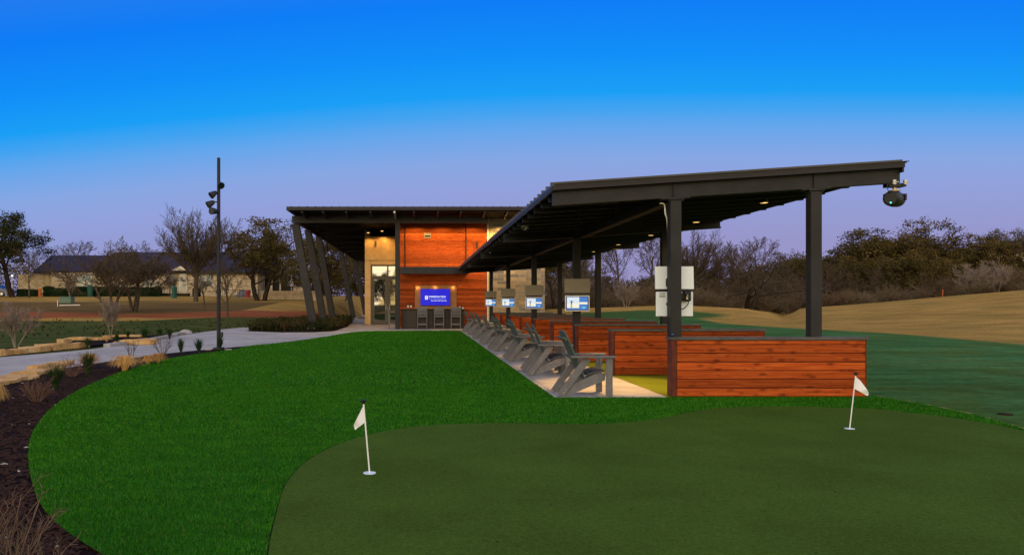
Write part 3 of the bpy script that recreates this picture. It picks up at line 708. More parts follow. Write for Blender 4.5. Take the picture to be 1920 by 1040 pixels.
pair_y = [14.03, 17.35, 21.0, 24.5, 28.0, 31.3, 34.4]
pw = ['second', 'third', 'fourth', 'fifth', 'sixth', 'seventh', 'last']
for i, y in enumerate(pair_y):
    CH.append((2.13 + .02 * ((i * 7) % 3 - 1), y, R((i * 5) % 7 - 3) * 1.1, f'grey lawn chair, nearer one of the {pw[i]} cluster from the camera'))
    CH.append((2.13 + .02 * ((i * 5) % 3 - 1), y + .75, R((i * 3) % 7 - 3) * 1.2, f'grey lawn chair, farther one of the {pw[i]} cluster from the camera'))
for i, (x, y, a, lab) in enumerate(CH):
    o = chair if i == 0 else copy_tree(chair)
    o.location = (x, y, .006); o.rotation_euler = (0, 0, a); o['label'] = lab

# ================================================================== monitor cabinets on the posts
def make_kiosk(x, y, ang, label, white=False, lit='bright'):
    o = thing('monitor_cabinet', label, 'monitor', (x, y, 1.43), 'monitor cabinets on the canopy posts')
    mc = M['cabinet_white'] if white else M['cabinet']; w = .29
    # built facing -Y around the post front, then turned
    m = MB(); m.box(x - w, x + w, y - (.055 if white else .16), y - .02, 1.235, 1.62, .008)
    if white:                                # louvres on the back
        pass
    body = m.build('cabinet_body', mc, o)
    m = MB()
    if white: m.prism([(y - .065, 2.02), (y - .04, 2.02), (y - .02, 1.665), (y - .045, 1.665)], 'x', x - w - .012, x + w + .012)
    else:
        pr = [(y - .23, 2.02), (y - .205, 2.02), (y - .135, 1.685), (y - .16, 1.685)]
        m.prism(pr, 'x', x - w - .012, x + w + .012)
        m.prism([(y - .203, 2.015), (y - .02, 2.015), (y - .02, 1.69), (y - .133, 1.69)], 'x', x + w - .012, x + w + .010)
        m.prism([(y - .203, 2.015), (y - .02, 2.015), (y - .02, 1.69), (y - .133, 1.69)], 'x', x - w - .010, x - w + .012)
    m.build('raised_lid', mc, o)
    m = MB(); m.box(x - w + .02, x + w - .02, y - (.05 if white else .13), y - .025, 1.625, 1.66 if white else 1.682); m.build('hinge', M['black'], o)
    if not white:
        yf = y - .16
        m = MB(); zz0, zz1 = 1.24, 1.615
        m.box(x - w, x - w + .018, yf - .014, yf - .002, zz0, zz1); m.box(x + w - .018, x + w, yf - .014, yf - .002, zz0, zz1)
        m.box(x - w + .018, x + w - .018, yf - .014, yf - .002, zz0, zz0 + .018); m.box(x - w + .018, x + w - .018, yf - .014, yf - .002, zz1 - .018, zz1); m.build('bezel', M['silver'], o)
        m = MB(); m.box(x - w + .019, x + w - .019, yf - .008, yf - .002, zz0 + .019, zz1 - .019); scr = m.build('screen', M['mon_navy'], o)
        a, b, c0, c1 = x - .245, x + .245, zz0 + .04, zz1 - .035; hh = c1 - c0; sx = a + .60 * (b - a); yy = yf - .0105
        def P(nm, x0, x1, z0, z1, mt): MB().box(x0, x1, yy, yf - .0085, z0, z1).build(nm, mt, scr)
        P('picture', a, sx, c0 + .12 * hh, c0 + .52 * hh, M['mon_cream']); P('picture', a, sx, c0 + .52 * hh + .001, c1, M['mon_white']); P('caption_bar', a, sx, c0, c0 + .12 * hh - .001, M['mon_blue'])
        P('picture', sx + .004, b, c0 + .60 * hh, c1, M['mon_blue']); P('picture', sx + .004, b, c0 + .42 * hh, c0 + .60 * hh - .001, M['mon_cream']); P('picture', sx + .004, b, c0, c0 + .42 * hh - .001, M['mon_blue'])
        gx = a + .22 * (b - a); g = MB(); y2 = yy - .002
        g.box(gx - .012, gx + .014, y2, yy - .0005, c0 + .40 * hh, c0 + .66 * hh); g.box(gx - .008, gx + .008, y2, yy - .0005, c0 + .665 * hh, c0 + .74 * hh)
        g.box(gx - .014, gx - .004, y2, yy - .0005, c0 + .13 * hh, c0 + .395 * hh); g.box(gx + .004, gx + .014, y2, yy - .0005, c0 + .13 * hh, c0 + .395 * hh)
        g.beam((gx + .01, y2 + .001, c0 + .55 * hh), (gx + .05, y2 + .001, c0 + .70 * hh), .001, .012, (0, 1, 0)); g.beam((gx, y2 + .001, c0 + .70 * hh), (gx - .04, y2 + .001, c0 + .58 * hh), .001, .01, (0, 1, 0))
        g.build('golfer_figure', M['mon_navy'], scr)
        MB().box(sx + .06, b - .05, y2, yy - .0005, c0 + .12 * hh, c0 + .19 * hh).build('button', M['mon_cyan'], scr)
    o.rotation_euler = (0, 0, ang)
    return o
make_kiosk(3.86, FR[1] - .10, R(-15), 'taupe monitor cabinet with the largest lit screen, nearest of those facing the camera')
make_kiosk(3.85, FR[2] - .10, R(-13), 'taupe monitor cabinet with lit screen, second of those facing the camera')
make_kiosk(3.77, FR[3] - .10, R(-10), 'taupe monitor cabinet with pale washed out screen, third of those facing the camera')
make_kiosk(3.66, FR[4] - .10, R(-4), 'small far taupe monitor cabinet beside the edge of the cedar wall')
XK, YK = 4.01, 11.21
k1 = make_kiosk(XK, YK, R(180), 'pale monitor cabinet seen from its back behind the front canopy post', True)
def fit(name, mb, mat):                      # a fitting on the turned cabinet's back
    q = mb.build(name, mat, None); q.parent = k1; ROOT[q.name] = Vector((XK, YK, 1.43))
    for v in q.data.vertices: v.co = Vector((XK - v.co.x, YK - v.co.y, v.co.z - 1.43))
yb = YK + .02
m = MB()
for i in range(4): m.box(3.765, 3.86, yb - .004, yb - .001, 1.535 + i * .02, 1.542 + i * .02)
fit('louvre', m, M['steel_dark'])
fit('bracket', MB().box(4.06, 4.20, yb - .10, yb - .002, 1.49, 1.60, .015).box(4.12, 4.225, yb - .13, yb - .012, 1.47, 1.645, .02), M['steel_dark'])
fit('socket_box', MB().box(3.865, 3.93, yb - .05, yb - .002, 1.70, 1.83, .01), M['steel'])
fit('lock', MB().box(3.87, 3.905, yb - .03, yb - .002, 1.41, 1.45, .008), M['black'])
fit('cable', MB().tube(catmull([(4.13, yb - .14, 1.62), (4.15, yb - .15, 1.55), (4.17, yb - .14, 1.44), (4.12, yb - .09, 1.36), (4.05, yb - .04, 1.34)], 5), .008, 5), M['black'])
fit('plug', MB().tube([(4.155, yb - .14, 1.57), (4.15, yb - .145, 1.50)], [.012, .016], 8), mottled('brass_plug', (.55, .42, .2), .1, 5, .4))
m = MB(); m.ball((3.90, 11.02, .955), .03, 2); tag(m.build('golf_ball', M['bluecar'], None, True), 'small blue ball resting on the foremost divider cap beside the post', 'ball')

# ================================================================== clubhouse
club = thing('clubhouse', 'low modern clubhouse with cedar walls, stone wall and a flat overhanging roof on leaning columns', 'building', (0, 44, 0))
YB, YW, YD = 38.7, 40.3, 46.0                 # front beam, cedar wall, door wall
def px(x, Y): return (x - CX) * Y / F
def pz(y, Y): return H - (y - CY) * Y / F
# cedar wall (behind the bar): board rows as real laps
xa, xb = px(749, YW), px(913, YW); ztop = 6.02
m = MB(); n = int(ztop / .13)
for i in range(n + 1):
    z0, z1 = i * .13, min((i + 1) * .13, ztop)
    m.box(xa, xb, YW + .0, YW + .03, z0 + .010, z1 - .010, .006)
m.box(xa, xb, YW + .022, YW + .3, 0.0, ztop)
m.build('cedar_wall', M['cedar_far'], club)
m = MB(); m.box(xb + .003, xb + .09, YW - .06, YW + .3, 0, 6.35); m.build('corner_trim', M['trim'], club)
m = MB(); m.box(xb + .093, px(1021.5, YW), YW - .02, YW + .5, 0, 6.5); m.build('stone_wall', M['ashlar'], club)
m = MB(); m.box(xa - .02, xa + 4.8, YW + .35, 60, 0, 6.5); m.build('core_wall', M['bronze'], club)
# roof
RZ = 6.22
m = MB(); m.box(px(538, 37), 7.6, 37.0, 84, RZ, RZ + .14); m.build('roof', M['roofmetal'], club)
m = MB()
m.box(px(538, 37) - .02, 7.62, 36.96, 36.998, RZ - .005, RZ + .175); m.box(px(538, 37) - .03, px(538, 37) - .002, 36.998, 84, RZ - .005, RZ + .165)
m.build('fascia', M['fascia'], club)
m = MB()
for k in range(33): x = px(538, 37) + .2 + k * .42; m.box(x, x + .03, 36.97, 60, RZ + .178, RZ + .215)
m.build('roof_seam', M['roofmetal'], club)
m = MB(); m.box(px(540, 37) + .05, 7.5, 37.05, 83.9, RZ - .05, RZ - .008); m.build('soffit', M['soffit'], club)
for pxx in (655, 700, 745, 781, 826, 869, 913, 955, 612, 573):
    x = px(pxx - 5, 37.4); m = MB(); m.prism([(37.06, RZ - .055), (38.6, RZ - .055), (38.6, RZ - .30), (37.06, RZ - .13)], 'x', x - .045, x + .045)
    m.build('outrigger', M['silver'] if pxx == 745 else M['steel'], club)
def hb(mb, x0, x1, y, z0, z1, half=.14):
    mb.box(x0, x1, y - .012, y + .012, z0 + .022, z1 - .022); mb.box(x0, x1, y - half, y + half, z0, z0 + .02); mb.box(x0, x1, y - half, y + half, z1 - .02, z1)
m = MB(); m.box(px(548, YB), px(741, YB), YB - .10, YB + .1, pz(418, YB), pz(405, YB)); m.build('front_beam', M['steel'], club)
m = MB(); m.box(px(750, YB), px(915, YB), YB - .10, YB + .1, pz(418.5, YB), pz(405.5, YB)); m.build('front_beam', M['steel'], club)
m = MB(); m.box(px(741, YB), px(750, YB), YB - .13, YB + .13, 0.0, 6.165, .01); m.build('post', M['steel'], club)
COLS = [(39.0, 0), (43.3, 0), (47.9, 0), (61.5, 0), (75, 0)]
for i, (y, _) in enumerate(COLS):
    xt, xb_ = -6.78, -5.78 if i < 3 else -5.7
    m = MB(); m.beam((xb_, y, .02), (xt, y, 5.85 if i else 5.73), .40, .36, (1, 0, 0), .01); m.build('leaning_column', M['steel'], club)
    if i >= 3 or i == 0:
        m = MB(); m.box(xb_ - .38, xb_ + .42, y - .55 if i == 0 else y - .35, y + .35, 0.0, .10); m.build('column_footing', M['conc'], club)
m = MB(); m.box(-6.9, -6.72, 39.2, 83, 5.86, 6.10); m.build('edge_beam', M['steel_dark'], club)
for y in (43.3, 47.9, 52.4, 57, 61.5, 66, 70.5, 75):
    m = MB(); m.box(-6.6, -3.6, y - .08, y + .08, 5.86, 6.12); m.build('cross_beam', M['steel_dark'], club)
# metal-clad door wall
xl, xr = px(684, YD), -1.0
dx0, dx1 = px(695.5, YD), -0.9
ztr, zdo = pz(497, YD), pz(517.5, YD)
m = MB()
def panel(x0, x1, z0, z1, d=0.0): m.box(x0 + .006, x1 - .006, YD - .03 - d, YD + .1, z0 + .006, z1 - .006, .004)
panel(xl, xr, pz(488, YD), pz(446, YD)); panel(xl, dx0 - .01, pz(524, YD), pz(488.5, YD)); panel(xl, dx0 - .01, pz(569, YD), pz(524, YD)); panel(xl, dx0 - .01, .0, pz(569, YD))
panel(dx0, xr, ztr + .02, pz(488.5, YD))
m.build('metal_cladding', M['bronze'], club)
m = MB(); m.box(xl, xl + .25, YD + .11, 84, 0, 6.1); m.build('side_wall', M['bronze'], club)
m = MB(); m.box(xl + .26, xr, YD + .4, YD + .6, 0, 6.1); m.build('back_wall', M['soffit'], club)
m = MB(); m.box(xl, xr, YD - .02, YD + .3, pz(446, YD) + .01, pz(444, YD) + .03); m.box(xl + .0, xl + .05, YD - .02, YD + .02, pz(444, YD) + .05, 6.14); m.build('ledge', M['bronze'], club)
m = MB()
for x in (dx0, px(727.5, YD) - .06, dx1 - .08): m.box(x, x + .09, YD - .05, YD + .05, 0.0, ztr)
m.box(dx0 + .092, dx1 - .1, YD - .048, YD + .048, ztr - .07, ztr); m.box(dx0 + .092, dx1 - .1, YD - .048, YD + .048, zdo - .10, zdo)
m.build('door_frame', M['frame'], club)
zg0, zg1 = zdo + .01, ztr - .075
MB().box(dx0 + .09, px(727.5, YD) - .06, YD + .0, YD + .012, zg0, zg1).build('transom_pane', M['glass'], club)
MB().box(px(727.5, YD) + .03, dx1 - .08, YD + .0, YD + .012, zg0, zg1).build('transom_pane', M['glass'], club)
for x0, x1, hs in ((dx0 + .095, px(727.5, YD) - .065, 1), (px(727.5, YD) + .035, dx1 - .085, 0)):
    m = MB(); st = .13
    m.box(x0, x0 + st, YD - .03, YD + .03, .02, zdo - .105); m.box(x1 - st, x1, YD - .03, YD + .03, .02, zdo - .105)
    m.box(x0 + st, x1 - st, YD - .03, YD + .03, .02, .30); m.box(x0 + st, x1 - st, YD - .03, YD + .03, zdo - .22, zdo - .105)
    d = m.build('door', M['frame'], club)
    MB().box(x0 + st, x1 - st, YD - .005, YD + .005, .30, zdo - .22).build('glass_pane', M['glass'], d)
    hx = x1 - .07 if hs else x0 + .07
    MB().tube([(hx, YD - .09, .95), (hx, YD - .09, 1.35)], .018, 8).tube([(hx, YD - .09, 1.0), (hx, YD - .03, 1.0)], .012, 6).tube([(hx, YD - .09, 1.3), (hx, YD - .03, 1.3)], .012, 6).build('handle', M['silver'], d)
# wall fittings
def wallbit(name, x0, x1, y0, y1, mt, dep=.08, Y=YW):
    return MB().box(px(x0, Y), px(x1, Y), Y - dep, Y - .003, pz(y1, Y), pz(y0, Y), .008).build(name, mt, club)
v = wallbit('wall_vent', 795, 808, 437, 446.5, M['cabinet'], .05); 
MB().box(px(796, YW), px(807, YW), YW - .058, YW - .0505, pz(444.6, YW), pz(441, YW)).build('vent_slot', M['black'], v)
MB().tube([(px(759.5, YW), YW - .03, pz(418, YW)), (px(759.5, YW), YW - .03, pz(500, YW))], .03, 8).build('pipe', M['steel_dark'], club)
MB().tube([(px(873.5, YW), YW - .03, pz(418, YW)), (px(873.5, YW), YW - .03, pz(500, YW))], .03, 8).build('pipe', M['steel_dark'], club)
wallbit('wall_speaker', 892.5, 895.5, 454, 465, M['black'], .12)
MB().box(px(702.5, YD), px(705.5, YD), YD - .13, YD - .035, pz(461, YD), pz(452, YD), .01).build('wall_lamp', M['black'], club)
for a in (763.5, 769): wallbit('socket', a, a + 3.2, 572.5, 575.8, M['white'], .02)
# flat steel awning over the bar
ya = 38.35
m = MB(); m.box(px(750.5, ya), px(880, ya), ya, ya + .05, pz(513, ya), pz(500, ya)); m.box(px(750.5, ya), px(880, ya), ya + .052, YW - .004, pz(509, ya) - .04, pz(507, ya)); m.box(px(750.5, ya) - .0, px(750.5, ya) + .05, ya + .052, YW - .004, pz(507, ya) + .004, pz(500.5, ya))
m.build('awning', M['steel'], club)
# bronze panel behind the television with hidden lamps
m = MB(); m.box(px(778, YW), px(816, YW), YW - .10, YW - .004, pz(581, YW), pz(535, YW)); m.box(px(816.2, YW), px(856, YW), YW - .085, YW - .004, pz(581, YW), pz(535, YW)); m.build('tv_panel', M['copper'], club)
YT = YW - .22
tv = thing('television', 'large wall television with a blue screen and white lettering above the bar', 'television', (px(816, YT), YT, 2))
x0, x1, z0, z1 = px(788.2, YT), px(844.2, YT), pz(572.6, YT), pz(541.3, YT)
MB().box(x0, x1, YT - .02, YT + .06, z0, z1, .006).build('casing', M['black'], tv)
MB().box(x0 + .015, x1 - .015, YT - .026, YT - .021, z0 + .015, z1 - .015).build('screen', M['screen_blue'], tv)
scr = [c for c in tv.children if c.name.startswith('screen')][0]
def text(s, x, z, size, mt, parent, width=None, bold=0.0, y=YT - .028):
    cu = bpy.data.curves.new('lettering', 'FONT'); cu.body = s; cu.size = size; cu.extrude = .0015; cu.offset = bold
    ob = bpy.data.objects.new('tmp', cu); COL.objects.link(ob); dg = bpy.context.evaluated_depsgraph_get(); dg.update()
    me = bpy.data.meshes.new_from_object(ob.evaluated_get(dg)); bpy.data.objects.remove(ob)
    xs = [v.co.x for v in me.vertices]; k = width / (max(xs) - min(xs)) if width else 1
    o0 = rootloc(parent)
    for v in me.vertices: v.co = Vector((x + (v.co.x - min(xs)) * k, y - v.co.z, z + v.co.y)) - o0
    me.materials.clear(); me.materials.append(mt)
    o = bpy.data.objects.new('lettering', me); COL.objects.link(o); o.parent = parent; return o
lx = lambda q: px(780 + q * 80 / 1849, YT); lz = lambda q: pz(535 + q * 45 / 1040, YT)
text('COMMERCIAL BREAK', lx(548), lz(505), .093, M['screen_white'], scr, lx(1298) - lx(548), .004)
text('IN PROGRESS', lx(572), lz(600), .11, M['screen_mid'], scr, lx(1290) - lx(572), .0)
text('Programming will resume soon', lx(650), lz(672), .06, M['screen_white'], scr, lx(1322) - lx(650), .003)
MB().box(lx(392), lx(515), YT - .030, YT - .0275, lz(606), lz(446), .012).build('emblem', M['screen_white'], scr)
m = MB(); yy = YT - .0315; m.ball((lx(462), yy, lz(470)), .012, 1, (1, .1, 1)); m.beam((lx(455), yy, lz(488)), (lx(448), yy, lz(535)), .001, .028, (0, 1, 0)); m.beam((lx(448), yy, lz(535)), (lx(442), yy, lz(580)), .001, .012, (0, 1, 0)); m.beam((lx(450), yy, lz(535)), (lx(462), yy, lz(580)), .001, .012, (0, 1, 0)); m.beam((lx(458), yy, lz(490)), (lx(490), yy, lz(458)), .001, .009, (0, 1, 0)); m.build('emblem_figure', M['screen_blue'], scr)
for xx in (px(783, YT), px(816, YT), px(850, YT)):
    ld = bpy.data.lights.new('panel_light', 'POINT'); ld.energy = 4.5; ld.color = (1, .55, .18); ld.shadow_soft_size = .006
    lo = bpy.data.objects.new('panel_light', ld); COL.objects.link(lo); lo.parent = club; lo.location = Vector((xx, YW - .27, z1 + .07)) - Vector((0, 44, 0))
# alcove and wall lamps that the photograph shows lit
for (xx, yy, zz, e) in ((px(716, 45), 45.2, 5.95, 55), (px(690, 45), 45.2, 5.85, 25)):
    q = thing('alcove_lamp', 'small round lit lamp under the soffit over the glass doors' + ('' if e > 30 else ', dimmer left one'), 'ceiling light', (xx, yy, zz))
    MB().tube([(xx, yy, zz + .2), (xx, yy, zz)], .1, 12).build('housing', M['black'], q); MB().tube([(xx, yy, zz - .002), (xx, yy, zz - .02)], .08, 12).build('lens', M['lamp'], q)
    spot(q, (0, 0, -.06), e * 5, 150)
# soffit lamps in front of the cedar wall (hidden by the beam) that wash it
for xx in (px(778, 39.6), px(830, 39.6), px(885, 39.6), px(945, 39.6)):
    q = thing('wall_washer', 'black can lamp under the clubhouse soffit washing the upper cedar wall', 'ceiling light', (xx, 39.3, 6.13), 'wall washer lamps under the clubhouse soffit')
    MB().tube([(xx, 39.3, 6.16), (xx, 39.3, 6.02)], .08, 12, False).build('housing', M['black'], q); MB().tube([(xx, 39.3, 6.15), (xx, 39.3, 6.13)], .07, 12).build('lens', M['lamp'], q)
    spot(q, (0, 0, -.10), 330 if xx < 4 else 800, 145)
# rods with lamps under the left soffit
for i, (pxx, y0_, y1_, Y) in enumerate([(613, 432, 461, 45), (631.5, 449, 475, 51), (650, 463, 488, 59), (667, 478, 500, 70)]):
    x = px(pxx, Y); zt = RZ - .05; zb = pz(y1_, Y)
    q = thing('pendant_lamp', f'thin grey pendant lamp on a rod under the left soffit, {ORD[i]} from the front', 'pendant lamp', (x, Y, zt), 'pendant lamps under the left soffit')
    MB().tube([(x, Y, zt), (x, Y, zb + .3)], .015, 6).build('rod', M['steel'], q); MB().tube([(x, Y, zb + .3), (x, Y, zb)], .05, 8).build('lamp_shade', M['steel'], q)

# ---- bar counter and stools
xb0, xb1 = px(753, 39.35), px(871, 39.35); ybar = 39.35
bar = thing('bar_counter', 'dark stone bar counter under the television', 'bar', ((xb0 + xb1) / 2, ybar + .4, 0))
m = MB()
for a, b in ((xb0, px(781, ybar)), (px(781.3, ybar), px(812, ybar)), (px(812.3, ybar), px(842, ybar)), (px(842.3, ybar), xb1)): m.box(a, b, ybar, ybar + .6, .0, 1.035, .006)
m.build('counter_front', M['granite'], bar)
MB().box(xb0 - .08, xb1 + .1, ybar - .1, YW - .14, 1.04, 1.085, .006).build('counter_top', M['granite'], bar)
def make_stool():
    o = thing('bar_stool', 'x', 'bar stool', (0, 0, 0), 'slatted grey bar stools at the counter')
    # sitter faces +y; back towards the camera
    w = .25
    for s in (-1, 1):
        m = MB(); m.beam((s * w, 0, 0), (s * w, -.01, .72), .035, .05, (1, 0, 0), .004); m.beam((s * w, -.01, .72), (s * w, -.10, 1.2), .035, .05, (1, 0, 0), .004); m.build('leg', M['hdpe'], o)
        m = MB(); m.box(s * w - .018, s * w + .018, .40, .45, 0, .92, .004); m.build('leg', M['hdpe'], o)
        MB().box(s * w - .04, s * w + .04, -.05, .47, .925, .95, .004).build('armrest', M['hdpe'], o)
        MB().box(s * w - .012, s * w + .012, .02, .40, .24, .29).build('stretcher', M['hdpe'], o)
    m = MB()
    for i in range(4): m.box(-w - .02, w + .02, .02 + .11 * i, .12 + .11 * i, .70, .725, .003)
    m.box(-w + .02, w - .02, -.005, .02, .65, .70); m.build('seat', M['hdpe'], o)
    m = MB()
    for i, (z, h) in enumerate(((.80, .05), (.875, .05), (.955, .055), (1.03, .055), (1.13, .13))):
        y = -.01 - (z - .72) * .19; m.box(-w + .0, w - .0, y - .012, y + .012, z - h / 2, z + h / 2, .003)
    m.build('backrest', M['hdpe'], o)
    MB().box(-w + .02, w - .02, -.012, .012, .22, .29, .003).build('footrest', M['hdpe'], o)
    return o
stool = make_stool()
for i, (x, y, a, lab) in enumerate([(px(791.8, 38.75), 38.75, 0, 'grey bar stool under the left half of the blue screen'), (px(823.4, 38.75), 38.75, 0, 'middle grey bar stool of the three with backs to the lawn'),
                                    (px(855, 38.75), 38.75, 0, 'grey bar stool at the right end beside the lawn chairs'), (px(730, 38.9), 38.9, R(-90), 'grey bar stool seen from the side beside the steel post')]):
    o = stool if i == 0 else copy_tree(stool)
    o.location = (x, y, 0.0); o.rotation_euler = (0, 0, a); o['label'] = lab
for i, pxx in enumerate((862, 868)):
    x = px(pxx, 39.6); m = MB(); m.tube([(x, 39.55, 1.086), (x, 39.55, 1.17 if i else 1.22)], [.035, .045], 10)
    tag(m.build('cup', M['white']), ['taller', 'shorter'][i] + ' white cup on the right end of the bar', 'cup', 'white cups on the bar')

# ================================================================== flags
def flag(px_b, py_b, px_t, py_t, side, label):
    x, y = G(px_b, py_b); b = Vector((x, y, .006)); t = AT(px_t, py_t, y)
    o = thing('golf_flag', label, 'flag', b, 'practice flags on the putting green'); d = (t - b).normalized(); L = (t - b).length
    MB().tube([b + d * .0, b + d * (L - .03)], .0065, 8).build('pole', M['white'], o)
    m = MB(); m.tube([b + Vector((0, 0, .002)), b + Vector((0, 0, .006))], .054, 28); m.build('cup_rim', M['cup'], o)
    m = MB(); m.tube([b + d * (L - .035), b + d * (L - .022), b + d * (L - .012), b + d * L], [.010, .013, .024, .026], 12); m.build('knob', M['black'], o)
    # drooping cloth: top corners at the pole, free end hanging down
    tp = b + d * (L - .045); lo = b + d * (L - .19 if side < 0 else L - .185); n = 12; V = []; Fc = []
    for i in range(n + 1):
        u = i / n
        for j in range(n + 1):
            v = j / n
            top_e = tp + Vector((side * .085 * u, 0, -.17 * u ** 1.0)) if side < 0 else tp + Vector((.028 * min(1, u * 4) + .122 * u, 0, -.205 * u))
            bot_e = lo + Vector((side * .085 * u, 0, -.065 * u)) if side < 0 else lo + Vector((.145 * u, 0, -.082 * u))
            if side < 0: q = lo.lerp(tp, 1 - v).lerp(Vector((tp.x - .082, tp.y, lo.z - .055)), u * (.35 + .65 * v) if False else u)
            else: q = lo.lerp(tp, 1 - v)
            q = top_e.lerp(bot_e, v)
            q.y += .016 * math.sin(u * 7 + v * 2.2) * u - .02 * u; V.append(q)
    for i in range(n):
        for j in range(n):
            a = i * (n + 1) + j; Fc.append((a, a + 1, a + n + 2, a + n + 1))
    k = len(V); V2 = V + [q + Vector((0, .0012, 0)) for q in V]
    Fc2 = Fc + [tuple(i + k for i in reversed(f)) for f in Fc]
    mm = MB(); mm.add(V2, Fc2); mm.build('cloth', M['flag'], o, True)
    for u in (.12, .5, .85): pass
flag(693, 888, 681, 749, -1, 'small white flag leaning left on the near left of the putting green')
flag(1593, 804.5, 1605, 698, 1, 'small white flag in front of the right end of the foremost divider')

# ================================================================== light pole
xp, yp = G(410, 655)
lp = thing('light_pole', 'tall slim black light pole in the tip of the mulch bed', 'light pole', (xp, yp, 0))
zt = pz(296, yp)
MB().tube([(xp, yp, .0), (xp, yp, zt)], [.062, .05], 12).build('pole', M['steel_dark'], lp, False)
MB().box(xp - .14, xp + .14, yp - .14, yp + .14, 0, .07, .01).build('base_plate', M['black'], lp)
MB().box(xp + .055, xp + .13, yp - .05, yp + .05, pz(632, yp), pz(622.5, yp), .01).build('socket_box', M['black'], lp)
for (ax, ay, bx, by) in ((412, 345, 417.5, 350), (406, 361, 398, 368.5), (402, 379, 392, 386), (409, 397, 401, 397.5)):
    a = AT(ax, ay, yp); b = AT(bx, by, yp); a.y = yp - .06; b.y = yp - (.16 if by < 390 else .28); d = (b - a).normalized()
    c = a + (b - a) * .4
    MB().tube([(xp, yp - .03, a.z), a], .02, 6).tube([a - d * .02, a + d * .03, c, b], [.04, .07, .085, .115], 12).build('floodlight', M['black'], lp)
MB().box(xp - .4, xp - .16, yp - .12, yp + .0, -.012, .05, .02).build('paver', M['conc'], lp) if False else None
for dx in (-.28, .34):
    tag(MB().box(xp + dx - .11, xp + dx + .11, yp - .22, yp - .10, -.012, .03, .02).build('paver_stone', M['pebble']), 'pale flat stone on the ' + ('left' if dx < 0 else 'right') + ' of the light pole foot', 'stone')

# ================================================================== vegetation
def rotv(d, ang, az):
    u = np.array([0, 0, 1.]) if abs(d[2]) < .95 else np.array([1., 0, 0])
    a = np.cross(d, u); a /= np.linalg.norm(a); b = np.cross(d, a)
    return d * math.cos(ang) + (a * math.cos(az) + b * math.sin(az)) * math.sin(ang)
class Tree:
    """recursive skeleton: list of tapered pieces by level"""
    def __init__(s, seed): s.r = np.random.default_rng(seed); s.P0 = []; s.P1 = []; s.R0 = []; s.R1 = []; s.Lv = []; s.tips = []
    def grow(s, p, d, L, r, lv, cfg):
        n = cfg['seg'][lv]; pts = [p]; ds = []; rs = [r]; tip = cfg['taper'][lv]
        for i in range(n):
            d = d + s.r.normal(0, cfg['wig'][lv], 3) + np.array([0, 0, cfg['trop'][lv]]); d /= np.linalg.norm(d)
            q = pts[-1] + d * L / n; rn = r * (1 - (1 - tip) * (i + 1) / n)
            s.P0.append(pts[-1]); s.P1.append(q); s.R0.append(rs[-1]); s.R1.append(rn); s.Lv.append(lv); pts.append(q); ds.append(d); rs.append(rn)
        if lv >= cfg['maxlv']: s.tips.append(pts[-1]); return
        nc = cfg['child'][lv]; nc = max(1, int(round(nc * s.r.uniform(.8, 1.2)))); az = s.r.uniform(0, 6.28)
        for k in range(nc):
            f = cfg['start'][lv] + (1 - cfg['start'][lv]) * (k + s.r.uniform(.2, 1)) / nc; f = min(f, 1)
            i = min(int(f * n), n - 1); q = pts[i] + (pts[i + 1] - pts[i]) * (f * n - i); az += 2.4 + s.r.normal(0, .4)
            ang = cfg['ang'][lv] * s.r.uniform(.7, 1.25); dd = rotv(ds[i], ang, az)
            s.grow(q, dd, L * cfg['ratio'][lv] * s.r.uniform(.7, 1.15) * (1 - .35 * (f - cfg['start'][lv])), max(rs[i + 1] * cfg['rr'][lv], cfg['rmin']), lv + 1, cfg)
        if lv > 0: s.tips.append(pts[-1])
    def arrays(s): return [np.array(a) for a in (s.P0, s.P1, s.R0, s.R1, s.Lv)]
def tubes_np(P0, P1, R0, R1, sides):
    n = len(P0); d = P1 - P0; d /= np.linalg.norm(d, axis=1)[:, None] + 1e-9
    ref = np.where((np.abs(d[:, 2]) < .9)[:, None], np.array([0, 0, 1.]), np.array([1., 0, 0])); u = np.cross(d, ref); u /= np.linalg.norm(u, axis=1)[:, None]; w = np.cross(d, u)
    a = np.arange(sides) * 2 * np.pi / sides
    ring = u[:, None] * np.cos(a)[None, :, None] + w[:, None] * np.sin(a)[None, :, None]
    V = np.concatenate([P0[:, None] + ring * R0[:, None, None], P1[:, None] + ring * R1[:, None, None]], 1).reshape(-1, 3)
    b = (np.arange(n) * 2 * sides)[:, None, None]; k = np.arange(sides)
    Fc = np.stack([k, (k + 1) % sides, (k + 1) % sides + sides, k + sides], 1)[None] + b
    return V, Fc.reshape(-1, 4)
def leaves_np(C, per, spread, size, r, flat=.8):
    n = len(C) * per; c = np.repeat(C, per, 0) + np.clip(r.normal(0, 1, (n, 3)), -2.1, 2.1) * np.array([spread, spread, spread * flat])
    a = r.normal(0, 1, (n, 3)); a /= np.linalg.norm(a, axis=1)[:, None]; b = np.cross(a, r.normal(0, 1, (n, 3))); b /= np.linalg.norm(b, axis=1)[:, None]
    s = size * r.uniform(.6, 1.4, n)[:, None]; a *= s; b *= s * .6
    V = np.stack([c - a, c + b, c + a, c - b], 1).reshape(-1, 3); return V, np.arange(n * 4).reshape(-1, 4)
def cat(*VF):
    Vs, Fs, o = [], [], 0
    for V, Fc in VF: Vs.append(V); Fs.append(Fc + o); o += len(V)
    return np.concatenate(Vs), np.concatenate(Fs)
BARE = dict(maxlv=4, seg=[5, 6, 5, 4, 3], wig=[.05, .10, .13, .16, .2], trop=[.02, .06, .05, .03, .02], child=[8, 8, 7, 5], start=[.32, .2, .15, .1], ang=[.62, .62, .62, .65], ratio=[.72, .5, .46, .5], rr=[.55, .52, .5, .65], rmin=.017, taper=[.45, .3, .3, .4, .5])
